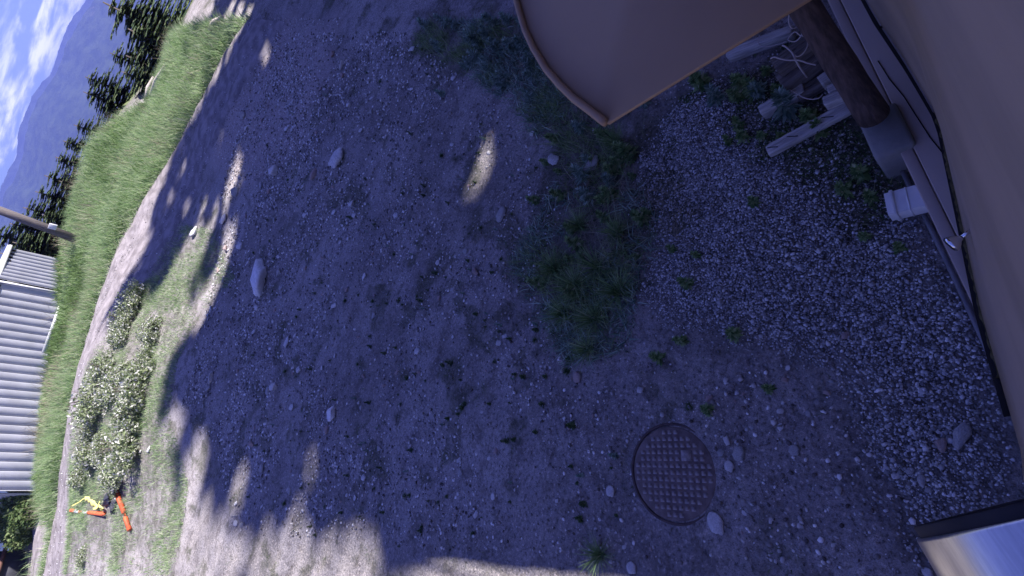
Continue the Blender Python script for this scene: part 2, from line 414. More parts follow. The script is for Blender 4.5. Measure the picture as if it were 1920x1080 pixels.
def mountain_mat(name, a, b_, c_):
    ma, t, b = material(name)
    tcn = t.nodes.new('ShaderNodeTexCoord'); vec = tcn.outputs['Object']
    f = noise(t, vec, 0.022, 6, 0.7); g = noise(t, vec, 0.0032, 5, 0.6, 0.6)
    c = mixrgb(t, a, b_, maprange(t, f, 0.38, 0.62))
    c = mixrgb(t, c, c_, mathn(t, 'MULTIPLY', maprange(t, g, 0.60, 0.68), maprange(t, noise(t, vec, 0.03, 4, 0.7), 0.42, 0.6)))
    t.links.new(c, b.inputs['Base Color']); b.inputs['Roughness'].default_value = 0.95; b.inputs['Specular IOR Level'].default_value = 0.0
    bn = t.nodes.new('ShaderNodeBump'); bn.inputs['Strength'].default_value = 1.0; bn.inputs['Distance'].default_value = 14
    t.links.new(f, bn.inputs['Height']); t.links.new(bn.outputs[0], b.inputs['Normal'])
    return ma
M['mountain'] = mountain_mat('mountain_forest', (.022, .036, .018), (.060, .080, .036), (.20, .18, .14))

# ------------------------------------------------------------------ ground sheet
Z_GRAVEL = poly([(1195,290),(1290,165),(1400,120),(1480,90),(1560,200),(1640,300),(1700,400),(1790,540),(1860,690),(1905,860),(1860,960),(1740,985),(1650,880),(1560,700),(1440,650),(1330,620),(1255,620),(1200,560),(1225,450),(1185,370)])
Z_GREEN = poly([(800,36),(985,36),(1040,130),(1140,235),(1215,240),(1190,330),(1235,430),(1200,540),(1180,660),(1060,690),(1000,560),(955,500),(1010,420),(1050,330),(980,220),(890,150),(770,100)])
Z_GREEN2 = poly([(1250,180),(1380,110),(1450,60),(1530,36),(1600,220),(1640,300),(1700,330),(1690,420),(1600,430),(1530,340),(1420,300),(1350,230)])
Z_SUNGRASS = poly([(330,420),(400,430),(440,520),(370,600),(335,680),(325,800),(355,900),(330,1078),(122,1078),(130,960),(150,740),(215,600),(262,545)])
Z_BANK = poly([(215,600),(262,545),(300,545),(285,640),(268,760),(262,880),(230,905),(135,905),(140,790),(165,690)])
RL = [(470,34),(430,85),(395,150),(355,230),(320,290),(290,340),(255,400),(225,450),(205,500),(185,560),(170,610),(155,660),(145,710),(132,760),(125,800),(118,850),(111,900),(104,950),(95,1000),(88,1040),(82,1078),(74,1150)]
RR = [(545,34),(510,85),(468,150),(430,215),(400,290),(375,340),(345,400),(318,450),(288,500),(255,550),(220,595),(198,640),(178,680),(162,720),(150,760),(140,800),(135,850),(133,905),(130,950),(124,1000),(118,1078),(110,1150)]
Z_ROAD = np.concatenate([poly(RL), poly(RR)[::-1]])
CREST = [(335,70),(290,185),(225,220),(180,270),(150,360),(133,430),(118,475),(108,620),(84,720),(72,800),(68,925)]
Z_BERM = np.concatenate([poly(RL[:16]), poly([(108,930),(95,985),(80,960),(66,930)]), poly(CREST[::-1])])
Z_TRACK = poly([(540,34),(640,34),(610,150),(560,260),(500,340),(430,330),(400,290),(430,215),(468,150)])

def zones(x, y):
    n1_ = fbm(x * 1.6, y * 1.6, 41, 4) - .5; n2_ = fbm(x * 5, y * 5, 57, 3) - .5
    nz = n1_ * 0.9 + n2_ * 0.35
    g = sstep(-.30, .28, sdist(x, y, Z_GRAVEL) + nz * .7)
    gr = np.maximum(sstep(-.35, .3, sdist(x, y, Z_GREEN) + nz * 1.5), sstep(-.15, .15, sdist(x, y, Z_GREEN2) + nz * .6) * .8)
    gr = np.maximum(gr, sstep(-.4, .6, sdist(x, y, Z_SUNGRASS) + nz * 1.6) * .62)
    sparse = sstep(.40, .70, fbm(x * .9, y * .9, 77, 4)) * .30 + sstep(.48, .66, fbm(x * 3.3, y * 3.3, 83, 4)) * .50
    gr = np.minimum(np.maximum(gr, sparse * (1 - g)), .78)
    gr = np.maximum(gr, sstep(-.3, .3, sdist(x, y, Z_BERM)))
    r = np.hypot(x, y); gr = np.maximum(gr, sstep(24, 27, r))
    pale = np.maximum(sstep(-.3, .4, sdist(x, y, Z_TRACK) + nz * .8), 0)
    gr = gr * (1 - pale * .85)
    return np.stack([g, gr, pale], 1)

rr = np.concatenate([[0.12], 0.12 * 1.0135 ** np.arange(1, 420)])
rr = rr[rr < 34]
rr = np.concatenate([rr, 34 * 1.07 ** np.arange(0, 74)]); rr = rr[rr < 4300]
aa = np.concatenate([np.radians(np.linspace(-80, 80, 460)), np.radians(np.linspace(80, 280, 60))[1:-1]])
A_, R_ = np.meshgrid(aa, rr)
gx, gy = (R_ * np.sin(A_)).ravel(), (R_ * np.cos(A_)).ravel()
gz = TN(gx, gy)
na, nr = len(aa), len(rr)
ii = np.arange(nr - 1)[:, None] * na; jj = np.arange(na)[None]; jn = (jj + 1) % na
GF = np.stack([ii + jj, ii + jn, ii + na + jn, ii + na + jj], -1).reshape(-1, 4)[:, ::-1]
zc = np.zeros((len(gx), 3)); nm = np.hypot(gx, gy) < 40
zc[nm] = zones(gx[nm], gy[nm]); zc[~nm] = (0, 1, 0)
GV = np.concatenate([np.stack([gx, gy, gz], 1), [[0, 0, tz(0, 0)]]])
cen = len(gx)
gme = build_mesh('ground', GV, [tuple(f) for f in GF.tolist()] + [(cen, (j + 1) % na, j) for j in range(na)], M['ground'], True, np.concatenate([zc, [[0, 0, 0]]]))
tag(link('ground', gme), kind='structure')

# ------------------------------------------------------------------ road and branch path
def strip(name, left, right, mat, lift=0.035, n=160, m_=14):
    L = np.array([hit(*p)[:2] for p in left]); R = np.array([hit(*p)[:2] for p in right])
    def res(P):
        P = np.array(P); d = np.concatenate([[0], np.cumsum(np.hypot(*np.diff(P, axis=0).T))]); t = np.linspace(0, d[-1], n)
        Q = np.stack([np.interp(t, d, P[:, 0]), np.interp(t, d, P[:, 1])], 1)
        k = np.ones(9) / 9; Q2 = np.stack([np.convolve(np.pad(Q[:, c], 4, 'edge'), k, 'valid') for c in (0, 1)], 1)
        return Q2
    L, R = res(L), res(R)
    jit = (fbm(np.arange(n) * .23, np.zeros(n), 5, 3) - .5)[:, None]; jit2 = (fbm(np.arange(n) * .23, np.ones(n) * 9, 6, 3) - .5)[:, None]
    dv = R - L; L = L + dv * jit * .12; R = R - dv * jit2 * .12
    t = np.linspace(0, 1, m_)[None, :, None]
    Q = L[:, None] * (1 - t) + R[:, None] * t
    x, y = Q[..., 0].ravel(), Q[..., 1].ravel()
    u = np.tile(np.linspace(0, 1, m_), n)
    rut = -0.03 * (np.exp(-((u - .28) / .1) ** 2) + np.exp(-((u - .74) / .1) ** 2))
    edge = -0.07 * (np.exp(-(u / .04) ** 2) + np.exp(-((1 - u) / .04) ** 2))
    z = TN(x, y) + lift + rut + edge + .02
    i = np.arange(n - 1)[:, None] * m_; j = np.arange(m_ - 1)[None]
    F = np.stack([i + j, i + j + 1, i + m_ + j + 1, i + m_ + j], -1).reshape(-1, 4)
    return tag(link(name, build_mesh(name, np.stack([x, y, z], 1), F, mat, True)), kind='structure')
strip('road', RL, RR, M['road'])
strip('path', [(56,932),(58,960),(60,1000),(62,1040),(63,1078),(62,1150)], [(64,932),(70,960),(78,1000),(85,1040),(88,1078),(88,1150)], M['road'], n=60, m_=6)

# ------------------------------------------------------------------ mountains
RIDGE = [(420,-420),(330,-250),(240,-90),(175,0),(152,33),(138,60),(125,90),(115,120),(100,148),(86,168),(72,185),(60,215),(50,250),(43,290),(35,312),(15,352),(2,392),(-40,470),(-90,580),(-150,720),(-200,880),(-260,1080),(-330,1400)]
def ridge_mesh(name, D, lift, r0, seed, zb, mat, amp):
    az = []; el = []
    for p in RIDGE:
        r = ray(*p); az.append(math.atan2(r[0], r[1])); el.append(math.atan2(r[2], math.hypot(r[0], r[1])))
    az = np.array(az); el = np.array(el); o = np.argsort(az); az, el = az[o], el[o]
    A = np.radians(np.linspace(-72, 72, 420)); rs = np.concatenate([np.linspace(r0, D, 110), np.linspace(D, D + 350, 10)[1:]])
    E = np.interp(A, az, el) + lift
    E = E + (fbm(A * 40, A * 0, seed, 4) - .5) * 0.006 + (vnoise(A * 500, A * 0, seed + 5) - .5) * .0012
    zr = CH + D * np.tan(E)
    AA, RR_ = np.meshgrid(A, rs)
    t = (RR_ - r0) / (D - r0)
    base = zb + (zr[None] - zb) * np.clip(t, 0, 1) ** 1.1 - np.maximum(0, t - 1) * 300
    x, y = RR_ * np.sin(AA), RR_ * np.cos(AA)
    spur = (1 - np.abs(fbm(x / 520 + t * .6, y / 1500, seed + 9, 4) * 2 - 1)) - .6
    base = base + spur * amp * 4 * np.clip(t * (1 - t), 0, 1) + (fbm(x / 60, y / 60, seed + 3, 3) - .5) * 18 * np.clip((1 - t) * 6, 0, 1)
    na_, nr_ = len(A), len(rs)
    i = np.arange(nr_ - 1)[:, None] * na_; j = np.arange(na_ - 1)[None]
    F = np.stack([i + j, i + j + 1, i + na_ + j + 1, i + na_ + j], -1).reshape(-1, 4)
    me = build_mesh(name, np.stack([x, y, base], -1).reshape(-1, 3), F, mat, True)
    return tag(link(name, me), kind='structure')
ridge_mesh('mountain', 2700, 0.0, 1350, 101, -190, M['mountain'], 70)
ridge_mesh('far_mountain', 3700, 0.007, 2900, 202, -190, M['mountain'], 30)

# ------------------------------------------------------------------ building (wall frame: s along the wall, n outward)
WD = Vector((.84, .545, 0)).normalized(); WN = Vector((-.545, .84, 0)).normalized()
def wp(s, n, z): return WD * s + WN * n + Vector((0, 0, z))
bld = thing('repeater_building', 'tan metal clad building whose wall fills the edge of the view beside the gravel', 'building', wp(2, -.3, 0))
BO = bld.location.copy()
def bpart(name, mb, mat, smooth=False, parent=None):
    V = [Vector(p) - BO for p in mb.v]
    return link(name, build_mesh(name, V, mb.f, mat, smooth), parent or bld)
BS = [(-4.0, .21), (-.3, .20), (.05, .179), (.15, .149), (.43, .112), (.76, .068), (1.23, -.018), (1.70, -.100), (1.82, -.109), (2.16, -.100), (2.56, -.078), (7, -.07)]
bs_s = np.array([s * .833 for s, _ in BS]); bs_n = np.array([v * .833 for _, v in BS])
def wall_n(s, z):
    nb = np.interp(s, bs_s, bs_n); k = np.clip((z - .5) / 2.1, 0, 1) ** .75
    return nb * (1 - k) + (-.14) * k
S = np.concatenate([np.linspace(-4, -.3, 12), np.linspace(-.25, 2.6, 90), np.linspace(2.7, 7, 12)])
Zs = np.concatenate([np.linspace(.5, 3, 22), [3.6, 4.4]])
mb = MB(); V = []
for z in Zs:
    for s in S:
        V.append(wp(s, float(wall_n(s, z)) + .004 * math.sin(z * 14) * min(1, (z - .5) * 3), z))
F = []
for i in range(len(Zs) - 1):
    for j in range(len(S) - 1): F.append((i * len(S) + j, i * len(S) + j + 1, (i + 1) * len(S) + j + 1, (i + 1) * len(S) + j))
mb.add(V, F)
wl = bpart('wall_cladding', mb, M['tan'], True)
sd = wl.modifiers.new('thick', 'SOLIDIFY'); sd.thickness = 0.02; sd.offset = 1
ax = (WD, WN, Vector((0, 0, 1)))
for n0, n1_, z1, nm in ((.030, .080, .215, 'sill_board'), (-.30, .0265, .22, 'sill_board')):
    mb = MB(); mb.box(wp(1.5, (n0 + n1_) / 2, z1 / 2 - .1), (5.5, (n1_ - n0) / 2, z1 / 2 + .1), ax)
    bevel(bpart(nm, mb, M['sill']), .006)
# hairline crack in the sill: a narrow recessed strip of dark filler
mb = MB(); pts = [wp(s, .0 - .012 * i + .004 * math.sin(i * 2.1), .2215) for i, s in enumerate(np.linspace(2.1, 1.0, 9))]
for a, b in zip(pts[:-1], pts[1:]):
    d = (b - a).normalized(); mb.box((a + b) / 2, ((b - a).length / 2, .0022, .0012), (d, Vector((0, 0, 1)).cross(d), Vector((0, 0, 1))))
bpart('crack', mb, M['black'])
# black strip (painted shade plus dark trim) under the cladding and ragged torn foam
def ribbon(name, s0, s1, f_out, f_in, z0, z1, mat, n=60):
    mb = MB(); V = []
    for s in np.linspace(s0, s1, n):
        nb = float(np.interp(s, bs_s, bs_n))
        o_, i_ = nb + f_out(s), nb + f_in(s)
        V += [wp(s, o_, z0), wp(s, i_, z0), wp(s, i_, z1), wp(s, o_, z1)]
    F = []
    for i in range(n - 1):
        for k in range(4): F.append((i * 4 + k, i * 4 + (k + 1) % 4, i * 4 + 4 + (k + 1) % 4, i * 4 + 4 + k))
    F += [(0, 1, 2, 3), tuple((n - 1) * 4 + k for k in (3, 2, 1, 0))]
    mb.add(V, F); return bpart(name, mb, mat)
ribbon('shade_trim_strip', .25, 6.5, lambda s: .017 + .003 * math.sin(s * 3), lambda s: -.02, .455, .492, M['black'], 120)
rj = [random.uniform(0, 1) for _ in range(400)]
ribbon('torn_foam', .38, 1.47, lambda s: .001 + .009 * rj[int(s * 60)] + .004 * rj[int(s * 23) + 90], lambda s: -.02, .4925, .4985, M['foam'], 90)
ribbon('flashing', 1.50, 6.0, lambda s: .004, lambda s: -.034, .497, .506, M['flash'], 40).location.z = .004
for px_, py_ in ((1695, 82), (1757, 182), (1821, 342), (1650, 52)):
    z_ = .512 if px_ != 1821 else .80; c = at(px_, py_, z_)
    mb = MB(); mb.tube([c - WN * .012 - Vector((0, 0, .01)), c + WN * .004 + Vector((0, 0, .005))], .0055, 8); bpart('screw', mb, M['black'])
mb = MB(); mb.tube([wp(s, .105 + .012 * math.sin(s * 5) * .3, tz(*wp(s, .1, 0)[:2]) + .03) for s in np.linspace(-.4, 1.55, 30)], .011, 8)
bpart('conduit', mb, M['pipegrey'], True)
# unseen roof plate added above, its edge laid out to throw the straight shadow
ZR = 4.5
HS = (ZR + .02) / math.tan(SUN_EL)
e1 = Vector((-3.02, 4.23, 0)) + Vector((HS, 0, 0)); e2_ = Vector((-1.2, 1.15, 0)) + Vector((HS, 0, 0))
ew = WD * 2.4
def plate(mb, P, z0, z1):
    k = len(P); mb.add([Vector((p.x, p.y, z0)) for p in P] + [Vector((p.x, p.y, z1)) for p in P], [tuple(range(k)), tuple(range(k, 2 * k))[::-1]] + [(i, (i + 1) % k, k + (i + 1) % k, k + i) for i in range(k)])
mb = MB(); plate(mb, [e1, e2_, e2_ + ew, e1 + ew], ZR, ZR + .06); bpart('shadow_roof', mb, M['galv'])
mb = MB(); mb.box(wp(1.5, -3.2, ZR + .1), (5.6, 3.05, .1), ax); bpart('roof', mb, M['galv'])
mb = MB(); mb.box(wp(1.5, -3.0, 2.2), (5.4, 2.78, 2.15), ax); bpart('building_core', mb, M['tan'])
off = (e1 - e2_).cross(Vector((0, 0, 1))).normalized() * -.22
if off.dot(WD) > 0: off = -off
mb = MB(); mb.tube([e1 * .96 + e2_ * .04 + off * .1 + Vector((0, 0, ZR)), (e1 + e2_) / 2 + off + Vector((0, 0, ZR - .05)), e2_ + off * 1.2 + Vector((0, 0, ZR))], .022, 6)
bpart('shadow_cable', mb, M['pipegrey'])  # unseen cable added to throw a thin shadow line beside the roof edge

# tan awning hood held off the wall
AZ = 1.9
awn = thing('awning_hood', 'tan sheet metal hood with a rolled curved front edge jutting from the wall', 'awning', at(1300, 100, AZ))
AO = awn.location.copy()
front = [at(*p, AZ) for p in ((1138,231),(1110,209),(1080,187),(1052,160),(1026,130),(1003,92),(987,58),(976,22))]
def sn(v): return v.dot(WD), v.dot(WN)
fs = [sn(p) for p in front]
ex = fs[-1]; fs += [(ex[0] + .35, ex[1] + .05), (ex[0] + .9, ex[1] + .07)]
s_edge0 = fs[0]
e2 = sn(at(1462, 30, AZ))
slope = (e2[0] - s_edge0[0]) / (e2[1] - s_edge0[1])
back = [(fs[-1][0], -.13), (s_edge0[0] + slope * (-.13 - s_edge0[1]), -.13)]
out = fs + back
mb = MB(); k = len(out)
Vt = [wp(s, n, AZ) - AO for s, n in out]; Vb = [wp(s, n, AZ - .012) - AO for s, n in out]
mb.add(Vt + Vb, [tuple(range(k))[::-1], tuple(range(k, 2 * k))] + [(i, (i + 1) % k, k + (i + 1) % k, k + i) for i in range(k)])
link('sheet', build_mesh('sheet', mb.v, mb.f, M['hood']), awn)
mb = MB()
sm = []
for i in range(len(fs) - 1):
    for t in np.linspace(0, 1, 5)[:-1]: sm.append(wp(fs[i][0] * (1 - t) + fs[i + 1][0] * t, fs[i][1] * (1 - t) + fs[i + 1][1] * t, AZ + .006) - AO)
mb.tube([p + WN * .002 for p in sm], .0135, 10)
link('rolled_edge', build_mesh('rolled_edge', mb.v, mb.f, M['hood'], True), awn)
for s_ in (1.7, 2.9):
    mb = MB(); mb.box(wp(s_, .15, AZ - .10) - AO, (.02, .28, .02), ax)
    link('bracket', mb.mesh('bracket', M['flash']), awn)

# steel tube at the lower corner, along the wall
tb = thing('steel_flue_tube', 'shiny brushed steel tube with a dark open end close to the lens', 'pipe', wp(-.15, .12, 2.5))
TO = tb.location.copy()
def atd(px, py, dep):
    r = ray(px, py); k = dep / CF; return Vector((r[0] * k, r[1] * k, CH + r[2] * k))
TC = Vector((-.0141, .0056, 2.2949)); TR = .1303; TAX = Vector((-.7046, -.7060, -.0721)).normalized(); TV = (TC - Vector((0, 0, CH))).normalized(); TAX = (TAX - TV * (TAX.dot(TV) - .025)).normalized()
def lathe_axis(mb, c, d, prof, n=48):
    d = d.normalized(); u = d.cross(Vector((0, 0, 1)) if abs(d.z) < .95 else Vector((1, 0, 0))).normalized(); v = d.cross(u)
    V = []; F = []
    for a, r in prof:
        for k in range(n):
            t = 2 * PI * k / n; V.append(c + d * a + (u * math.cos(t) + v * math.sin(t)) * r)
    for i in range(len(prof) - 1):
        for k in range(n): F.append((i * n + k, i * n + (k + 1) % n, (i + 1) * n + (k + 1) % n, (i + 1) * n + k))
    mb.add(V, F)
mb = MB(); lathe_axis(mb, TC - TO, TAX, [(0, TR - .0025), (0, TR), (.003, TR + .001), (.45, TR + .001), (.45, .002)], 72)
link('shell', build_mesh('shell', mb.v, mb.f, M['steel'], True), tb)
mb = MB(); lathe_axis(mb, TC - TO, TAX, [(.002, TR - .0035), (-.009, TR - .003), (-.0105, TR - .004), (-.009, TR - .009), (.05, TR - .012), (.051, .001)], 72)
link('opening', build_mesh('opening', mb.v, mb.f, M['steelin'], True), tb)
mb = MB(); mb.box(TC + TAX * .3 - WN * (TR + .03) - TO, (.02, .03, .02), ax); link('bracket', mb.mesh('bracket', M['pipegrey']), tb)

# log post on concrete footing
p0 = at(1634, 212, .32)
post = thing('log_post', 'dark round log post standing on a concrete footing against the wall', 'post', (p0.x, p0.y, 0))
topz = AZ - .02
mb = MB()
tops = at(1520, 32, .98)
lean = (tops - p0) / (tops.z - p0.z)
PL = [Vector((lean.x * (z - .32), lean.y * (z - .32), z)) for z in np.linspace(.30, topz, 14)]
mb.tube(PL, [.072 - .0022 * i - .0015 * (i % 3) for i in range(14)], 20)
link('log', build_mesh('log', mb.v, mb.f, M['log'], True), post)
mb = MB()
cfo = at(1643, 250, .26) - Vector((p0.x, p0.y, 0))
mb.box(Vector((cfo.x + .02, cfo.y - .03, .0)), (.135, .085, .25), ax)
bevel(link('footing', mb.mesh('footing', M['concrete']), post), .02, 3)

# white downspout outlet
q0, q1 = at(1665, 389, .14), at(1745, 368, .14)
dsp = thing('downspout_outlet', 'white rectangular downspout outlet with a raised collar at the foot of the wall', 'downspout', ((q0.x + q1.x) / 2, (q0.y + q1.y) / 2, .05))
DO = dsp.location.copy()
dd = (q0 - q1).normalized(); du = Vector((0, 0, 1)).cross(dd).normalized()
wdt = (at(1658, 370, .14) - at(1672, 408, .14)).length / 2
L_ = (q0 - q1).length
def pipe_rect(mb, c0, c1, w_, h_, th=.004):
    for sx, sz, hw, hh in ((w_ - th / 2, 0, th / 2, h_), (-w_ + th / 2, 0, th / 2, h_), (0, h_ - th / 2, w_ - th, th / 2), (0, -h_ + th / 2, w_ - th, th / 2)):
        c = (c0 + c1) / 2 + du * sx + Vector((0, 0, 1)) * sz
        mb.box(c - DO, ((c1 - c0).length / 2, hw, hh), (dd, du, Vector((0, 0, 1))))
mb = MB(); pipe_rect(mb, q1 - dd * .12, q0, wdt, .045); bevel(link('spout', mb.mesh('spout', M['white']), dsp), .003)
mb = MB(); pipe_rect(mb, q0 - dd * L_ * .22, q0 - dd * L_ * .13, wdt + .006, .052); bevel(link('collar', mb.mesh('collar', M['white']), dsp), .004)
mb = MB(); pipe_rect(mb, q0 - dd * L_ * .54, q0 - dd * L_ * .50, wdt + .002, .047); link('seam', mb.mesh('seam', M['white']), dsp)
mb = MB(); mb.box(q0 - DO - dd * .03 , (.004, wdt - .006, .04), (dd, du, Vector((0, 0, 1)))); link('dark_inside', mb.mesh('dark_inside', M['black']), dsp)

# chrome bell fitting on the wall
c0 = at(1786, 456, .75)
chf = thing('wall_fitting', 'small chrome bell shaped fitting on a swivel arm low on the tan wall', 'light fixture', c0)
ca = (at(1812, 438, .75) - c0).normalized()
mb = MB(); lathe_axis(mb, Vector((0, 0, 0)), ca, [(-.012, .026), (-.008, .030), (0, .030), (.012, .022), (.022, .012), (.03, .009)], 28)
link('bell', build_mesh('bell', mb.v, mb.f, M['chrome'], True), chf)
mb = MB(); lathe_axis(mb, Vector((0, 0, 0)), ca, [(-.006, .026), (-.004, .001)], 28); link('dark_mouth', mb.mesh('dark_mouth', M['steelin']), chf)
mb = MB(); mb.tube([ca * .028, ca * .075], .007, 10); link('arm', mb.mesh('arm', M['chrome'], True), chf)
up_ = at(1795, 424, .75) - c0
mb = MB(); mb.tube([ca * .070, ca * .066 + (up_ - ca * .02) * .9], .006, 10); link('swivel', mb.mesh('swivel', M['chrome'], True), chf)
mb = MB(); mb.tube([ca * .072, ca * .17], .004, 8); link('stem', mb.mesh('stem', M['chrome'], True), chf)

# little white pipe end
w0 = at(1690, 291, .14)
pe = thing('pipe_end', 'short white pipe end with a red ring poking from under the wall', 'pipe', w0)
mb = MB(); mb.tube([WN * .022, WN * -.10], .019, 14); link('pipe', mb.mesh('pipe', M['white'], True), pe)
mb = MB(); mb.tube([WN * .0, WN * .008], .0205, 14); link('red_ring', mb.mesh('red_ring', M['red'], True), pe)

# ------------------------------------------------------------------ timbers and cord
def timber(name, label, a, b, wpx, thick, mat, zc, cat='timber', parts=None):
    A, B = at(*a, zc), at(*b, zc); d = B - A; d.z += 0; L = d.length; d.normalize()
    dep = (A + B) / 2 - Vector((0, 0, CH)); depth = dep.dot(fwd); half = wpx * depth / CF / 2
    o = thing(name, label, cat, ((A.x + B.x) / 2, (A.y + B.y) / 2, zc))
    o.rotation_euler = (random.uniform(-.05, .05), 0, math.atan2(d.y, d.x))
    return o, L, half, thick
def board(o, L, half, thick, mat, name='plank', off=0.0, w_=None, cracks=2):
    n = 14; V = []; F = []
    ww = w_ or half
    for i in range(n + 1):
        x = -L / 2 + L * i / n
        j = .002 * math.sin(i * 1.9 + off * 50); e = (.004 if i in (0, n) else 0)
        for y, z in ((-ww + e, -thick), (ww - e, -thick), (ww - e + j, thick - e), (ww * .2, thick + .0015), (ww * .16, thick - .004 * cracks * .5), (ww * .12, thick + .001), (-ww + e + j, thick - e)):
            V.append((x + (.006 * (y > 0) if i == n else 0), y + off, z))
    k = 7
    for i in range(n):
        for q in range(k): F.append((i * k + q, i * k + (q + 1) % k, (i + 1) * k + (q + 1) % k, (i + 1) * k + q))
    F += [tuple(range(k))[::-1], tuple(n * k + q for q in range(k))]
    return bevel(link(name, build_mesh(name, V, F, mat), o), .003, 1)
o, L, h, t = timber('timber', 'long pale weathered board with dark cracks lying from the log post to the gravel', (1440,285), (1596,200), 24, .02, None, .09)
board(o, L, h, t, M['oldwood'])
for f in (-.42, -.17, .12, .25):
    mb = MB(); mb.box((f * L, .0, t + .0006), (.0025, h * .85, .0012), (Vector((math.cos(1.0), math.sin(1.0), 0)), Vector((-math.sin(1.0), math.cos(1.0), 0)), Vector((0, 0, 1))))
    link('crack', mb.mesh('crack', M['black']), o)
o, L, h, t = timber('timber', 'short squared grey timber with one pale end sunk among the weeds', (1428,212), (1508,168), 19, .045, None, .07); board(o, L, h, t, M['oldwood'])
o, L, h, t = timber('timber', 'flat grey plank end half hidden by weeds nearest the log post', (1496,182), (1550,150), 24, .03, None, .06); board(o, L, h, t, M['darkwood'])
o, L, h, t = timber('timber', 'split pale log lying beside the tan hood edge', (1366,105), (1488,60), 17, .04, None, .06); board(o, L, h, t, M['oldwood'])
o, L, h, t = timber('beam_stack', 'dark beam of two grooved planks lying on top of the wood pile under the cord', (1455,130), (1535,70), 34, .04, None, .22, 'timber')
board(o, L, h, t, M['darkwood'], 'plank', -h * .5, h * .46); board(o, L, h, t, M['darkwood'], 'plank', h * .5, h * .46)
o, L, h, t = timber('timber', 'dark beam lying crosswise underneath the grooved planks', (1470,165), (1560,95), 40, .08, None, .10); board(o, L, h, t, M['darkwood'])
for i, (a, b, lb) in enumerate([((1540,158),(1562,143),'pale block end sticking out highest beside the log post'), ((1556,176),(1578,166),'middle grey block end against the log post'), ((1548,197),(1592,178),'lowest grey block end against the log post just above the long board')]):
    o, L, h, t = timber('timber', lb, a, b, 17, .05, None, .13); board(o, L, h, t, M['oldwood'])
def smooth_path(P, n=8):
    P = [Vector(p) for p in P]; out = []
    for i in range(len(P) - 1):
        a, b, c, d = P[max(i - 1, 0)], P[i], P[i + 1], P[min(i + 2, len(P) - 1)]
        for t in np.linspace(0, 1, n, endpoint=False):
            out.append(.5 * ((2 * b) + (c - a) * t + (2 * a - 5 * b + 4 * c - d) * t * t + (3 * b - a - 3 * c + d) * t ** 3))
    return out + [P[-1]]
def wire(name, label, pts, r, mat, cat='cord', group=None):
    P = [at(x, y, z) for x, y, z in pts]
    o = Vector(P[0]); mb = MB(); mb.tube([p - o for p in smooth_path(P)], r, 6)
    ob = link(name, mb.mesh(name, mat, True), loc=o)
    return tag(ob, label, cat, group)
wire('cord', 'tangled loops of pale cord curling down from the log post onto the timbers', [(1480,20,.5),(1479,42,.45),(1486,53,.4),(1497,50,.38),(1504,60,.36),(1500,70,.34),(1490,78,.33),(1478,74,.32),(1490,60,.34),(1500,66,.34),(1511,70,.34),(1514,85,.33),(1506,100,.32),(1495,106,.31),(1487,100,.31)], .0035, M['cord'])
wire('cord', 'stiff pale cord end running from the timber pile down into the weeds', [(1467,85,.36),(1474,88,.36),(1485,98,.35),(1490,108,.34),(1497,122,.3),(1506,135,.22),(1513,145,.12)], .0055, M['cord'])
wire('cord', 'stiff pale cord crossing the grooved beam nearly level', [(1445,110,.34),(1452,107,.35),(1466,111,.35),(1480,113,.35),(1498,113,.34),(1514,118,.32),(1530,122,.30)], .0045, M['cord'])
wire('cord', 'thin cord loop on the ground between hood edge and pale log', [(1425,66,.1),(1421,75,.1),(1424,84,.1),(1432,88,.1),(1446,86,.1),(1460,83,.1),(1474,78,.1)], .003, M['cord'])
wire('twig', 'thin curved twig hanging across the plank ends near the log post', [(1480,168,.14),(1492,174,.16),(1505,182,.17),(1520,186,.17),(1535,184,.17),(1543,176,.17)], .003, M['cord'], 'twig')

# ------------------------------------------------------------------ manhole cover
mc = hit(1262, 886); MRX = .325
man = thing('manhole_cover', 'round rusty iron manhole cover with rows of square studs set in the dirt', 'manhole cover', (mc.x, mc.y, tz(mc.x, mc.y) + .014), 0)
ra = ((Vector(at(1480, 875, 0)) - Vector(at(1100, 868, 0)))); man.rotation_euler = (.0, .035, math.atan2(ra.y, ra.x)); man.location.z -= .004
tl = hit(1188, 886); tr_ = hit(1338, 886); tt = hit(1262, 795); tbm = hit(1262, 978)
MRX = ((tl - tr_).length + (tt - tbm).length) / 4
mb = MB(); lathe_axis(mb, Vector((0, 0, -.06)), Vector((0, 0, 1)), [(0, MRX - .006), (.056, MRX - .006), (.06, MRX - .012), (.06, .001)], 64)
link('plate', mb.mesh('plate', M['iron']), man)
mb = MB(); lathe_axis(mb, Vector((0, 0, -.06)), Vector((0, 0, 1)), [(0, MRX + .022), (.052, MRX + .02), (.055, MRX + .012), (.055, MRX + .004), (.02, MRX - .001)], 64)
link('frame', mb.mesh('frame', M['ironrim']), man)
ST = MRX * 2 / 14.0
mb = MB(); hh = ST * .31
mb.add([(-hh, -hh, 0), (hh, -hh, 0), (hh, hh, 0), (-hh, hh, 0), (-hh * .82, -hh * .82, .007), (hh * .82, -hh * .82, .007), (hh * .82, hh * .82, .007), (-hh * .82, hh * .82, .007)],
       [(4, 5, 6, 7), (0, 1, 5, 4), (1, 2, 6, 5), (2, 3, 7, 6), (3, 0, 4, 7)])
sme = mb.mesh('stud', M['stud'])
for i in range(-6, 7):
    for j in range(-6, 7):
        x, y = i * ST, j * ST
        if math.hypot(x, y) > MRX - .030: continue
        if i in (2, 3) and j in (2, 3): continue
        link('stud', sme, man, (x, y, .0))
mb = MB(); mb.box((2.5 * ST, 2.5 * ST, .0015), (ST * .8, ST * .8, .0025)); kp = link('key_plate', mb.mesh('key_plate', M['stud']), man)

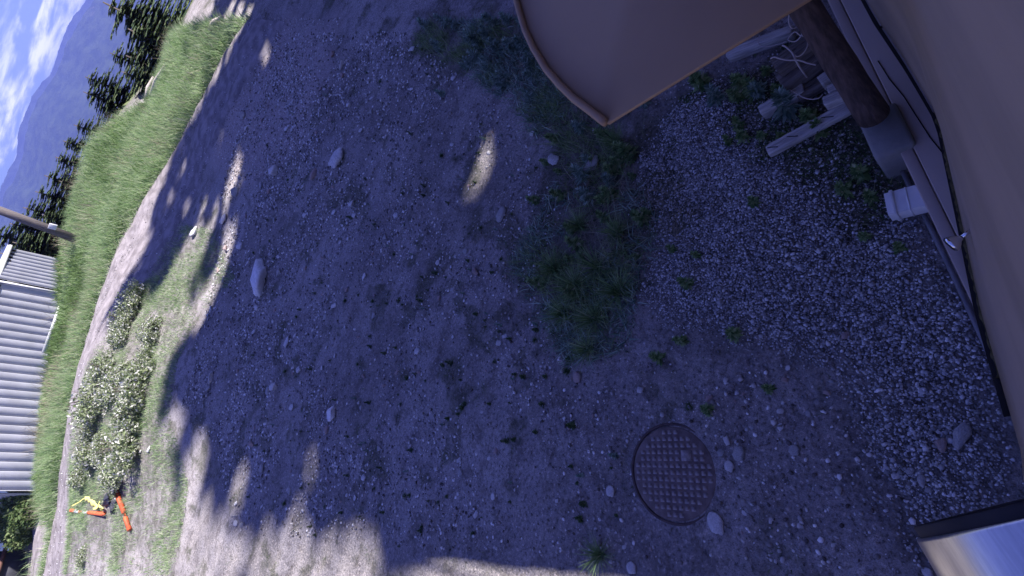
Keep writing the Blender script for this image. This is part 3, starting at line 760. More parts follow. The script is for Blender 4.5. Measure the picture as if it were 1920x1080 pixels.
# ------------------------------------------------------------------ rocks
def ico(sub):
    import bmesh
    bm = bmesh.new(); bmesh.ops.create_icosphere(bm, subdivisions=sub, radius=1.0)
    V = np.array([v.co[:] for v in bm.verts]); F = np.array([[v.index for v in f.verts] for f in bm.faces]); bm.free()
    return V, F
IV1, IF1 = ico(1); IV3, IF3 = ico(3)
def rock_mesh(seed, mat, flat=.6, sharp=.25):
    r_ = np.random.default_rng(seed)
    V = IV3.copy(); off = r_.uniform(0, 90)
    # cut by random planes for facets, then roughen
    for _ in range(13):
        nrm = r_.normal(size=3); nrm /= np.linalg.norm(nrm); d = r_.uniform(.45, .85)
        ex_ = np.maximum(0, V @ nrm - d); V = V - ex_[:, None] * nrm * .97
    nn = fbm(V[:, 0] * 2 + off, V[:, 1] * 2 + V[:, 2] * 1.7, seed, 3) - .5
    n2_ = vnoise(V[:, 0] * 7 + off, V[:, 1] * 7 + V[:, 2] * 5, seed + 4) - .5
    V = V * (1 + nn[:, None] * sharp * 2 + n2_[:, None] * .06); V[:, 2] *= flat
    return build_mesh('rock', V, IF3, mat, True)
RM = {k: [rock_mesh(10 * j + i, M[k], f) for i, f in enumerate((.5, .6, .42, .7))] for j, k in enumerate(('rock', 'rockgrey', 'rockpink', 'rockwhite'))}
rocks_done = []
def rock(px, py, wx, hy, label, kind='rock', tilt=0.0, group=None, v=None, sink=.35, name='rock'):
    c = hit(px, py)
    d = (c - Vector((0, 0, CH))).dot(fwd)
    sx = wx * d / CF / 2
    # a stone spreads along the frame's y by its width across the view; along x it is foreshortened by the view angle
    vdir = (c - Vector((0, 0, CH))).normalized(); fs_ = max(.35, -vdir.z)
    lat = hy * d / CF / 2; dep_ = min(sx / fs_, sx * 1.9)
    me = RM[kind][random.randrange(4) if v is None else v]
    hgt = min(lat, dep_) * 1.0
    o = link(name, me, loc=(c.x, c.y, c.z + hgt * (.6 - sink)), scale=(lat * 1.04, dep_ * 1.04, hgt))
    view_az = math.atan2(vdir.y, vdir.x)
    o.rotation_euler = (0, 0, view_az - PI / 2 + tilt)
    rocks_done.append((c.x, c.y, max(lat, dep_)))
    return tag(o, label, 'rock', group)
# R: px, py, width, height in the photo's own pixels
BIG = [
 (495,520,27,92,'largest pale slab of rock standing out on the dirt near the edge of the shade','rockwhite',.7),
 (635,298,26,50,'pale wedge shaped rock upslope between the tyre track and the green weeds','rock',.35),
 (630,775,16,42,'narrow white stone alone in the middle of the dirt yard','rockwhite',.5),
 (516,322,15,28,'thin pale stone lying uphill of the wedge shaped rock','rock',.4),
 (1800,820,36,60,'largest rounded grey boulder on the gravel beside the wall','rockgrey',.1),
 (1765,833,25,32,'brownish rounded stone touching the largest boulder by the wall','rockpink',0),
 (1340,981,30,48,'pale flat angular rock just beyond the edge of the manhole cover','rock',.2),
 (1362,827,14,24,'curved pale shard beside the manhole cover rim','rock',.5),
 (1386,853,24,34,'pale angular rock largest of the broken cluster next to the manhole cover','rockgrey',-.2),
 (1366,874,18,24,'small broken white rock in the cluster next to the manhole cover','rock',.1),
 (1352,850,14,18,'grey chip between the manhole cover and the broken rock cluster','rockgrey',.1),
 (1184,1065,19,26,'pale oblong stone at the sunlit edge below the manhole cover','rock',.3),
 (1738,1074,18,22,'rounded pale stone beside the steel tube','rock',0),
 (1729,903,21,28,'grey oval cobble in front of the steel tube opening','rockgrey',0),
 (1741,920,14,15,'small round stone tucked against the grey oval cobble','rockgrey',0),
 (1708,884,16,18,'dull stone in the gravel uphill of the grey oval cobble','rockgrey',0),
 (1680,893,16,17,'bright little white cobble between gravel and dirt','rock',0),
 (1661,880,12,16,'narrow blue grey stone next to the bright little cobble','rock',0),
 (1572,921,20,19,'pale three cornered stone on bare dirt','rockgrey',0),
 (1490,846,22,24,'round blue grey cobble alone on the dirt past the manhole cover','rockgrey',0),
 (1585,631,17,20,'brownish cobble half way along the gravel bed','rockpink',0),
 (1350,568,16,18,'rounded stone among gravel near the dark weed clump','rockgrey',0),
 (1085,708,16,36,'pinkish pointed rock in the grass strip','rockpink',.1),
 (1203,732,15,16,'white stone at the end of the grass strip','rock',0),
 (1146,921,17,24,'pale rough stone beside a weed clump left of the manhole cover','rock',.2),
 (1040,302,20,28,'whitish rock in the weeds uphill of the silver leaved plant','rock',-.3),
 (1112,312,24,44,'bluish jagged rock in the weeds next to the whitish rock','rockgrey',-.4),
 (1000,250,11,13,'small pale stone near the tip of the tan hood','rock',0),
 (940,405,16,38,'flat bluish stone lying in dirt below the sun patch','rockgrey',.1),
 (1730,733,14,16,'pale stone on the dark gravel midway along the wall','rock',0),
 (1550,736,14,14,'pinkish stone on dirt at the gravel margin','rockpink',0),
 (1465,772,13,14,'pale stone at the dirt margin of the gravel above the blue grey cobble','rock',0),
 (1362,713,11,14,'white stone on sandy dirt between gravel and manhole cover','rock',0),
 (398,708,11,26,'upright white stone near the shade edge across the yard','rock',.1),
 (518,726,13,22,'bright rounded stone left of the middle yard in a pair','rock',0),
 (505,735,11,22,'dull grey stone of the pair touching the bright one','rockgrey',0),
 (546,763,11,14,'small pale stone just below the pair of stones','rock',0),
 (540,641,9,24,'slim pale stone upslope of the pair of stones','rock',0),
 (590,328,12,28,'brownish slim stone beside the wedge shaped rock','rockpink',.3),
 (641,121,9,20,'small white post like stone by the tyre track at the top','rock',.2),
 (776,94,9,14,'white stone under the tall weeds at the top','rock',0),
 (653,197,8,13,'white stone halfway along the tyre track margin','rock',.1),
 (421,411,13,26,'pale stone leading the row of rocks along the track edge','rock',.3),
 (443,362,14,26,'broad pale stone in the row of rocks along the track edge','rockgrey',.3),
 (368,437,12,26,'sunlit pale stone at the end of the row of rocks','rock',.3),
 (281,842,9,15,'bright white stone in the sunlit sparse grass','rock',.2),
 (262,847,6,8,'tiny white stone beside the bright one in sparse grass','rock',0),
 (490,880,11,18,'rounded grey stone near the sun flecks at the bottom','rockgrey',0),
 (620,482,9,15,'little half buried grey stone near the largest slab','rockgrey',0),
 (525,512,10,14,'round stone right against the largest pale slab','rockgrey',.0),
 (1480,690,11,12,'pale pebble sized stone on the gravel fringe','rock',0),
]
for px, py, wx, hy, lb, kd, tl_ in BIG: rock(px, py, wx, hy, lb, kd, tl_)
Z_YARD = [(500,60),(760,60),(960,220),(1060,400),(1000,560),(1150,720),(1200,780),(1420,680),(1560,740),(1740,1000),(1720,1060),(1200,1060),(800,1030),(450,1000),(340,760),(400,520),(420,340)]
n_small = 0
P = np.array(Z_YARD, float)
while n_small < 240:
    px, py = (random.uniform(380, 720), random.uniform(100, 960)) if n_small % 2 else (random.uniform(350, 1740), random.uniform(40, 1070))
    if not pip(np.array([px]), np.array([py]), P)[0]: continue
    c = hit(px, py)
    if any(math.hypot(c.x - a, c.y - b) < r_ + .05 for a, b, r_ in rocks_done): continue
    if math.hypot(c.x - mc.x, c.y - mc.y) < MRX + .06: continue
    f = random.random() ** 2.2
    s_ = 5 + 7 * f
    if px > 1100: s_ *= 1.15
    rock(px, py, s_, s_ * random.uniform(1.0, 1.7), 'small loose stone lying on the bare dirt of the yard', random.choice(('rock', 'rock', 'rockgrey', 'rockpink')), random.uniform(-.6, .6), 'small stones scattered over the yard', None, random.uniform(.3, .6), 'stone')
    n_small += 1

# ------------------------------------------------------------------ gravel and pebbles (uncountable)
def stones(name, xy, size, mat, flat=.65, sink=.35):
    n = len(xy); k = len(IV1)
    base = IV1[None] * (1 + rng.uniform(-.30, .18, (n, k, 1)))
    ax3 = rng.uniform(.65, 1.35, (n, 1, 3)); ax3[..., 2] *= flat
    V = base * ax3 * size[:, None, None]
    a = rng.uniform(0, 2 * PI, n); c, s = np.cos(a)[:, None], np.sin(a)[:, None]
    X = V[..., 0] * c - V[..., 1] * s; Y = V[..., 0] * s + V[..., 1] * c
    tiltv = rng.uniform(-.5, .5, (n, 1)); Zz = V[..., 2] + X * tiltv * .6
    z0 = TN(xy[:, 0], xy[:, 1])
    W = np.stack([X + xy[:, :1], Y + xy[:, 1:2], Zz + (z0 + size * (flat - sink) * .8)[:, None]], -1).reshape(-1, 3)
    F = (IF1[None] + (np.arange(n) * k)[:, None, None]).reshape(-1, 3)
    return link(name, build_mesh(name, W, F, mat))
def keep_off(xy, pad=0.0):
    return xy[np.hypot(xy[:, 0] - mc.x, xy[:, 1] - mc.y) > MRX + .015 + pad]
IV1, IF1 = ico(1)
IV1 = IV1  # 42 vertices
_v0, _f0 = ico(1)
import bmesh
_bm = bmesh.new(); bmesh.ops.create_icosphere(_bm, subdivisions=1, radius=1.0)
IV1 = np.array([v.co[:] for v in _bm.verts]); IF1 = np.array([[v.index for v in f.verts] for f in _bm.faces]); _bm.free()
q = sample(Z_GRAVEL, 40000)
lo = Z_GRAVEL.min(0) - .9; hi = Z_GRAVEL.max(0) + .9
q2 = rng.uniform(lo, hi, (70000, 2)); q = np.concatenate([q, q2])
gz_ = zones(q[:, 0], q[:, 1])
kp_ = rng.uniform(0, 1, len(q)) < np.clip(gz_[:, 0], 0.05, 1) * np.where(gz_[:, 0] < .06, sstep(1.2, .1, -sdist(q[:, 0], q[:, 1], Z_GRAVEL)) * 2.2, 1) * (1 - .75 * sstep(.45, .9, gz_[:, 1]))
q = keep_off(q[kp_]); wn_ = q @ np.array([WN.x, WN.y]); q = q[wn_ > .115]
tag(stones('gravel', q, (.0032 + .0058 * rng.uniform(0, 1, len(q)) ** 1.6) * (1 + .5 * (rng.uniform(0, 1, len(q)) > .93)), M['gravel']), kind='stuff', label='crushed pale grey gravel bed along the wall', cat=None)
q = np.concatenate([sample(Z_ROAD, 5000), sample(Z_TRACK, 4000)])
ob = stones('pebbles', q, .006 + .014 * rng.uniform(0, 1, len(q)) ** 2.5, M['pebble']); ob.location.z = .035
tag(ob, kind='stuff', label='loose stones lying on the gravel road')
PY = poly(Z_YARD)
q = sample(PY, 52000); rd = np.hypot(q[:, 0], q[:, 1])
dn = fbm(q[:, 0] * 1.3, q[:, 1] * 1.3, 61, 4)
q = q[rng.uniform(0, 1, len(q)) < sstep(.35, .7, dn) + .15]; q = keep_off(q)
sz = (.0035 + .012 * rng.uniform(0, 1, len(q)) ** 2.2) * (1 + .10 * np.maximum(0, np.hypot(q[:, 0], q[:, 1]) - 3))
tag(stones('pebbles', q, sz, M['pebble']), kind='stuff', label='loose pebbles strewn over the dirt yard')

# ------------------------------------------------------------------ grass and weeds
def blades(name, xy, h, wd, mat, lean=.5, seg=2, curve=.5):
    n = len(xy); h = np.broadcast_to(h, (n,)).astype(float); wd = np.broadcast_to(wd, (n,)).astype(float)
    a = rng.uniform(0, 2 * PI, n); b = rng.uniform(0, 2 * PI, n)
    ln = rng.uniform(.1, 1, n) * lean
    z0 = TN(xy[:, 0], xy[:, 1]) - .01
    rows = []
    for i in range(seg + 1):
        t = i / seg
        o = h * (ln * t + curve * ln * t * t); zz = h * t * (1 - .35 * ln * t)
        wv = wd * (1 - t) ** .7 * .5
        cx = xy[:, 0] + o * np.cos(a); cy = xy[:, 1] + o * np.sin(a)
        px_, py_ = np.cos(b) * wv, np.sin(b) * wv
        if i < seg:
            rows += [np.stack([cx - px_, cy - py_, z0 + zz], 1), np.stack([cx + px_, cy + py_, z0 + zz], 1)]
        else: rows += [np.stack([cx, cy, z0 + zz], 1)]
    k = len(rows); V = np.stack(rows, 1).reshape(-1, 3); base = (np.arange(n) * k)[:, None]
    tri = []
    for i in range(seg - 1):
        tri += [base + np.array([2 * i, 2 * i + 1, 2 * i + 3]), base + np.array([2 * i, 2 * i + 3, 2 * i + 2])]
    tri += [base + np.array([2 * seg - 2, 2 * seg - 1, 2 * seg])]
    return link(name, build_mesh(name, V, np.concatenate(tri), mat))
q = sample(Z_BERM, 90000)
dn = fbm(q[:, 0] * .7, q[:, 1] * .7, 15, 3)
hgt = .20 + .34 * dn + rng.uniform(-.08, .12, len(q))
hgt = hgt * (1 - .55 * sstep(-2.5, -5.5, q[:, 0]) * sstep(21.0, 22.5, q[:, 1]))
tag(blades('grass', q, hgt, .022, M['grass'], .75), kind='stuff', label='tall pale green grass covering the bank beyond the road')
dn2 = fbm(q[:, 0] * .9 + 7, q[:, 1] * .9, 115, 4); pk = rng.uniform(0, 1, len(q)); q3 = q[pk < sstep(.5, .75, dn2) * .16]
tag(blades('seed_heads', q3, rng.uniform(.45, .75, len(q3)), .016, M['straw'], .7, 3), kind='stuff', label='taller dry seed stalks standing in patches of the bank grass')
q3 = q[pk > 1 - sstep(.52, .7, 1 - dn2) * .5]
tag(blades('weeds', q3, rng.uniform(.25, .5, len(q3)), .035, M['shrubdark'], .9, 2), kind='stuff', label='darker broad weeds in patches of the bank grass')
ev = np.array([hit(*p)[:2] for p in RL]); ti = rng.uniform(0, len(ev) - 1.001, 5200); k0 = ti.astype(int); fr = (ti - k0)[:, None]
q4 = ev[k0] * (1 - fr) + ev[k0 + 1] * fr; q4 = q4 + rng.normal(0, .13, q4.shape) * (fbm(ti * 3, ti * 0, 8, 3)[:, None] * 2)
tag(blades('grass', q4, rng.uniform(.08, .32, len(q4)), .02, M['grass'], 1.0), kind='stuff', label='ragged grass hanging over the far road edge')
q = sample(Z_SUNGRASS, 60000)
zz = zones(q[:, 0], q[:, 1])[:, 1]
q = q[rng.uniform(0, 1, len(q)) < sstep(.30, .8, fbm(q[:, 0] * 1.4, q[:, 1] * 1.4, 29, 4)) * 1.0 + .06]
tag(blades('grass', q, rng.uniform(.05, .17, len(q)), .011, M['grass'], .9), kind='stuff', label='sparse short grass on the sunlit strip between road and yard')
# beyond the path and the verge at the bottom of the frame
ZV = poly([(20,1078),(30,1010),(50,930),(57,932),(60,1000),(66,1078)])
tag(blades('grass', sample(ZV, 9000), rng.uniform(.15, .4, 9000), .022, M['grass'], .75), kind='stuff', label='green verge between the path and the sheds')
# low dark weeds in the shaded yard
lo = np.array([-7.5, .3]); hi = np.array([6.5, 15])
q = np.concatenate([rng.uniform(lo, hi, (260000, 2)), sample(Z_GREEN, 16000), sample(Z_GREEN2, 9000)])
q = keep_off(q, .0); q = q[(q @ np.array([WN.x, WN.y])) > .13]
zz = zones(q[:, 0], q[:, 1]); fine_ = fbm(q[:, 0] * 6, q[:, 1] * 6, 91, 3)
pr = sstep(.28, .85, zz[:, 1]) * sstep(.44, .60, fine_) * (1 - .6 * zz[:, 2])
q = q[rng.uniform(0, 1, len(q)) < pr]
insun = pip(q[:, 0], q[:, 1], Z_SUNGRASS); q = q[~insun]
tag(blades('weeds', q, rng.uniform(.012, .055, len(q)), rng.uniform(.004, .010, len(q)), M['weed'], 1.3), kind='stuff', label='low dark weeds creeping over the shaded dirt')
q = sample(Z_GREEN, 19000); sdg = sdist(q[:, 0], q[:, 1], Z_GREEN); q = q[rng.uniform(0, 1, len(q)) < sstep(.42, .62, fbm(q[:, 0] * 3.0, q[:, 1] * 3.0, 95, 4)) * sstep(-.05, .35, sdg) * .75]
tag(blades('grass', q, rng.uniform(.06, .22, len(q)), .006, M['weedlight'], 1.2, 3), kind='stuff', label='longer dark grass along the weedy strip beside the gravel')
q = sample(Z_GREEN, 15000); q = q[rng.uniform(0, 1, len(q)) < sstep(.42, .6, fbm(q[:, 0] * 1.7, q[:, 1] * 1.7, 195, 3)) * .7]
tag(blades('weeds', q, rng.uniform(.03, .13, len(q)), .014, M['silver'], 1.3, 2), kind='stuff', label='grey green broad weeds mixed into the weedy strip')
q = sample(PY, 1500); q = keep_off(q)
tag(blades('twigs', q, rng.uniform(.03, .12, len(q)), .004, M['bark'], 4.5, 2, .1), kind='stuff', label='bits of twig and dead stalk littering the yard')
q = keep_off(sample(PY, 2200))
tag(blades('dead_leaves', q, rng.uniform(.012, .03, len(q)), .016, M['straw'], 3.0, 1, .1), kind='stuff', label='flecks of dead leaf littering the yard')
ZS = poly([(1080,330),(1300,330),(1300,480),(1200,520),(1080,480)])
q = sample(ZS, 420)
tag(blades('straw', q, rng.uniform(.06, .22, len(q)), .004, M['straw'], 2.2, 3), kind='stuff', label='dry straw stalks strewn where weeds meet the gravel')

def leafy_mesh(name, seed, n, L, rise, mat, wid=.28):
    r_ = np.random.default_rng(seed); V = []; F = []
    for i in range(n):
        a = i * 2.4 + r_.uniform(-.3, .3); lev = r_.uniform(0, 1); z = rise * lev
        l = L * (1 - .5 * lev) * r_.uniform(.7, 1.1); el_ = .15 + .7 * lev + r_.uniform(-.15, .2); ww = l * wid
        d = np.array([math.cos(a) * math.cos(el_), math.sin(a) * math.cos(el_), math.sin(el_)]); s_ = np.array([-math.sin(a), math.cos(a), 0])
        p = np.array([0, 0, z]); b = len(V)
        dr = np.array([0, 0, -.18 * l])
        V += [p, p + d * l * .45 + s_ * ww * .5, p + d * l * .45 - np.array([0, 0, ww * .15]), p + d * l * .45 - s_ * ww * .5, p + d * l + dr]
        F += [(b, b + 1, b + 2), (b, b + 2, b + 3), (b + 1, b + 4, b + 2), (b + 3, b + 2, b + 4)]
    return build_mesh(name, V, np.array(F), mat)
def tuft_mesh(name, seed, n, h, mat, wd=.007):
    r_ = np.random.default_rng(seed); V = []; F = []
    for i in range(n):
        a = r_.uniform(0, 2 * PI); rd_ = r_.uniform(0, .35) * h * .4; ln = r_.uniform(.2, 1.1); hh_ = h * r_.uniform(.5, 1)
        b0 = a + PI / 2; p = np.array([math.cos(a) * rd_, math.sin(a) * rd_, 0]); s_ = np.array([math.cos(b0), math.sin(b0), 0]) * wd / 2
        b = len(V)
        for t, wv in ((0, 1), (.4, .9), (.75, .6)):
            c = p + np.array([math.cos(a), math.sin(a), 0]) * hh_ * ln * t ** 1.6 + np.array([0, 0, hh_ * t * (1 - .45 * ln * t)])
            V += [c - s_ * wv, c + s_ * wv]
        V.append(p + np.array([math.cos(a), math.sin(a), 0]) * hh_ * ln + np.array([0, 0, hh_ * (1 - .45 * ln)]))
        F += [(b, b + 1, b + 3), (b, b + 3, b + 2), (b + 2, b + 3, b + 5), (b + 2, b + 5, b + 4), (b + 4, b + 5, b + 6)]
    return build_mesh(name, V, np.array(F), mat)
SILV = [leafy_mesh('leafy_weed', 300 + i, 120, .095, .16, M['silver'], .30) for i in range(3)]
DARK = [leafy_mesh('leafy_weed', 320 + i, 110, .055, .11, M['weedlight'], .36) for i in range(3)]
LEAF = [leafy_mesh('leafy_weed', 380 + i, 110, .075, .13, M['weedlight'], .38) for i in range(3)]
TUFT = [tuft_mesh('grass_tuft', 340 + i, 150, .24, M['weedlight'], .0042) for i in range(3)]
LOWT = [tuft_mesh('grass_tuft', 350 + i, 130, .10, M['weed'], .005) for i in range(3)]
SPOT = [leafy_mesh('small_weed', 360 + i, 70 + 30 * i, .045, .05 + .02 * i, M['weed'], .34) for i in range(3)] + [tuft_mesh('small_weed', 370, 120, .07, M['weed'], .004), leafy_mesh('small_weed', 371, 120, .03, .09, M['silver'], .4)]
def plant(name, me, px, py, sc_, label, cat, group=None):
    c = hit(px, py)
    o = link(name, me, loc=(c.x, c.y, c.z - .01), rot=(random.uniform(-.15, .15), random.uniform(-.15, .15), random.uniform(0, 6.28)), scale=sc_)
    return tag(o, label, cat, group)
for px, py, s_, lb in [(860,50,1.3,'grey green leafy weed at the far end of the tall weed bed'), (900,82,1.5,'bushy grey green weed in the middle of the tall weed bed'), (935,48,1.4,'grey green weed beside the rolled edge of the tan hood at the top'), (968,90,1.3,'leafy weed tight against the curved hood edge'),
        (825,92,1.2,'grey green weed at the dirt side of the tall weed bed'), (955,150,1.1,'grey green weed below the tall weed bed near the hood'), (835,178,.8,'small pale leaved weed alone on the dirt below the tall weeds'), (1000,185,.9,'leafy weed under the curved hood corner'),
        (1098,335,1.2,'silver leaved plant between the two jagged rocks and the gravel'), (1110,372,1.1,'silver leaved plant just below the other one beside the gravel'), (1150,345,.9,'silver green plant at the gravel margin'), (1095,245,.9,'silver green weed just below the tip of the tan hood'), (1180,205,1.0,'silver green weed beside the straight hood edge'), (1210,195,.9,'silver green weed at the gravel corner under the hood edge'),
        (1345,190,1.0,'grey green weed on gravel below the hood edge'), (1478,212,1.3,'pale broad leaved weed between the two short timbers'), (1425,175,1.0,'grey green weed above the short squared timber'), (1525,140,.9,'leafy weed growing up by the dark beam end'), (1575,140,.8,'leafy weed against the log post near the block ends'), (1110,305,.8,'silver weed crowding the jagged rock')]:
    plant('leafy_weed', random.choice(SILV), px, py, s_, lb, 'plant')
for px, py, s_, lb in [(1620,330,1.3,'dark leafy weed in front of the concrete footing'), (1590,360,1.2,'dark leafy weed between footing and downspout'), (1635,375,1.0,'dark weed touching the downspout collar'), (1385,240,1.1,'dark weed clump on gravel uphill of the long board'), (1370,270,.9,'dark weed clump on gravel off the end of the long board'), (1295,535,1.2,'round dark weed clump in the middle of the gravel'), (1690,470,.8,'dark weed alone on gravel below the downspout'), (1625,445,.8,'dark weed on gravel farther from the downspout'),
        (1380,628,1.2,'dark spreading weed at the dirt side of the gravel'), (1240,672,1.2,'dark weed clump past the grass strip end'), (1285,640,1.0,'dark weed clump next to the round one near the dirt'), (1330,770,1.0,'dark weed above the manhole cover'), (1445,730,.8,'dark weed on the dirt near two pale stones'), (1265,470,.9,'dark weed near the straw at the gravel margin'), (1310,480,.8,'dark weed amid gravel close to the straw'), (1420,385,1.0,'dark weed clump amid the gravel below the long board')]:
    plant('leafy_weed', random.choice(DARK), px, py, s_, lb, 'plant')
for px, py, s_, lb in [(1040,505,1.2,'long bladed grass tuft at the dirt side of the grass strip'), (1085,540,1.3,'long bladed grass tuft in the middle of the grass strip'), (1120,500,1.2,'long bladed grass tuft uphill in the grass strip'), (1165,550,1.2,'grass tuft at the gravel side of the grass strip'), (1060,590,1.1,'grass tuft low on the dirt side of the grass strip'), (1120,600,1.2,'grass tuft low in the middle of the grass strip'), (1160,440,1.0,'grass tuft by the straw'), (1090,425,1.0,'grass tuft below the silver leaved plants'), (1110,655,1.0,'lowest long grass tuft of the strip'), (1160,270,1.0,'grass tuft under the tip of the tan hood'), (1130,1040,.8,'pale grass tuft near the sunlit edge below the manhole cover')]:
    plant('grass_tuft', random.choice(TUFT), px, py, s_, lb, 'grass tuft')
for pts_, n_, me_, lb_, g_ in (([(800,36),(985,36),(1035,130),(1000,190),(960,170),(890,140),(790,90)], 26, SILV, 'grey green leafy weed standing in the tall weed bed by the curved hood edge', 'leafy weeds of the tall weed bed'), ([(1010,240),(1180,250),(1200,330),(1220,420),(1180,600),(1070,660),(1010,560),(1000,430)], 26, LEAF, 'green leafy weed mixed into the grass strip beside the gravel', 'leafy weeds of the grass strip'), ([(1250,180),(1450,70),(1530,60),(1600,220),(1560,250),(1420,300)], 14, LEAF, 'green leafy weed among the old timbers', 'leafy weeds among the timbers')):
    Q = np.array(pts_, float); k = 0
    while k < n_:
        px, py = random.uniform(*sorted((Q[:, 0].min(), Q[:, 0].max()))), random.uniform(Q[:, 1].min(), Q[:, 1].max())
        if not pip(np.array([px]), np.array([py]), Q)[0]: continue
        plant('leafy_weed', random.choice(me_), px, py, random.uniform(.6, 1.35), lb_, 'plant', g_); k += 1
k = 0
while k < 290:
    px, py = random.uniform(430, 1300), random.uniform(60, 1040)
    if not pip(np.array([px]), np.array([py]), P)[0]: continue
    c = hit(px, py)
    if math.hypot(c.x - mc.x, c.y - mc.y) < MRX + .12: continue
    if zones(np.array([c.x]), np.array([c.y]))[0, 1] < random.uniform(-.05, .45): continue
    plant('small_weed', random.choice(SPOT), px, py, random.uniform(.35, 1.0) ** 1.3, 'small low weed growing in the bare yard dirt', 'plant', 'small weeds dotted over the yard'); k += 1

# ------------------------------------------------------------------ shrubs, trees
def leaf_cloud(name, seed, n, rx, ry, rz, leaf, mat, hollow=.35, up=0.0):
    r_ = np.random.default_rng(seed)
    # leaves sit on several lobes so that the outline is uneven
    k = 20; cen_ = r_.normal(size=(k, 3)); cen_ /= np.linalg.norm(cen_, axis=1)[:, None]; cen_ *= r_.uniform(.35, .75, (k, 1))
    cen_[:, 2] = np.abs(cen_[:, 2]) * .9
    rad = r_.uniform(.14, .45, k)
    w_ = r_.integers(0, k, n); d = r_.normal(size=(n, 3)); d /= np.linalg.norm(d, axis=1)[:, None]
    p = cen_[w_] + d * rad[w_][:, None] * r_.uniform(hollow, 1.05, (n, 1)) ** .6
    p[:, 2] = np.maximum(p[:, 2], r_.uniform(0, .1, n))
    p *= np.array([rx, ry, rz])
    t = r_.normal(size=(n, 3)); t /= np.linalg.norm(t, axis=1)[:, None]
    u = np.cross(t, r_.normal(size=(n, 3))); u /= np.linalg.norm(u, axis=1)[:, None]
    l = leaf * r_.uniform(.6, 1.3, (n, 1))
    V = np.stack([p - t * l, p + u * l * .45, p + t * l, p - u * l * .45], 1).reshape(-1, 3)
    return build_mesh(name, V, np.arange(n * 4).reshape(-1, 4), mat)
def stem_mesh(name, seed, h, n, r, mat):
    r_ = random.Random(seed); mb = MB()
    for i in range(n):
        a = r_.uniform(0, 2 * PI); sp_ = r_.uniform(.15, .5) * h
        mb.tube([(0, 0, -.05), (math.cos(a) * sp_ * .4, math.sin(a) * sp_ * .4, h * .5), (math.cos(a) * sp_, math.sin(a) * sp_, h * .95)], [r, r * .7, r * .3], 5)
    return mb.mesh(name, mat)
SHP = []
for i in range(3):
    t_ = thing('flowering_shrub', 'x', 'shrub', (0, 0, 0), 0, 'pale flowering shrubs along the road edge')
    link('foliage', leaf_cloud('foliage', 400 + i, 3800, .95, .95, .85, .048, M['shrub']), t_)
    link('stems', stem_mesh('stems', 410 + i, .7, 6, .018, M['bark']), t_)
    SHP.append(t_)
SH = [(238,578,.75,'flowering shrub at the upper end of the row nearest the bend in the road'), (262,610,.6,'flowering shrub on the yard side of the upper end of the row'), (218,640,.8,'flowering shrub leaning over the road second from the bend'), (250,668,.8,'broad flowering shrub on the yard side past the bend'), (195,700,.8,'flowering shrub spilling onto the gravel road in the middle of the row'), (240,728,.8,'flowering shrub beside the ditch line in the middle of the row'), (178,758,.85,'whitish flowering shrub at the road edge below the middle'), (225,785,.85,'flowering shrub on the yard side below the middle'), (165,822,.8,'whitish flowering shrub crowding the road across from the long shed'), (212,838,.85,'leafy flowering shrub near the white stones'), (160,878,.7,'last whitish shrub at the road edge above the orange posts'), (215,888,.6,'last leafy shrub above the orange posts'), (208,612,.7,'shrub reaching farthest over the road at the upper end of the row'), (228,690,.75,'green shrub wedged in the gap of the row just past the bend'), (200,745,.75,'pale shrub in the very middle of the row'), (172,795,.75,'shrub at the road edge across from the shed middle'), (195,865,.75,'bushy shrub near the lower end of the row beside the white stones'), (148,850,.7,'whitish shrub furthest into the road near the lower end of the row'), (128,1040,.45,'small pale shrub by the road near the bottom of the view')]
used = set()
for i, (px, py, s_, lb) in enumerate(SH):
    c = hit(px + 14 + random.uniform(-20, 20), py + random.uniform(-14, 14)); p_ = SHP[i % 3]; s_ *= random.uniform(.72, 1.2)
    loc = (c.x, c.y, c.z - .05); s_ *= .9
    if i < 3:
        p_.location = loc; p_.rotation_euler = (0, 0, i * 2.0); p_.scale = (s_ * 1.0, s_ * 1.0, s_); p_['label'] = lb
    else: copy_thing(p_, loc, random.uniform(0, 6.28), s_, lb)

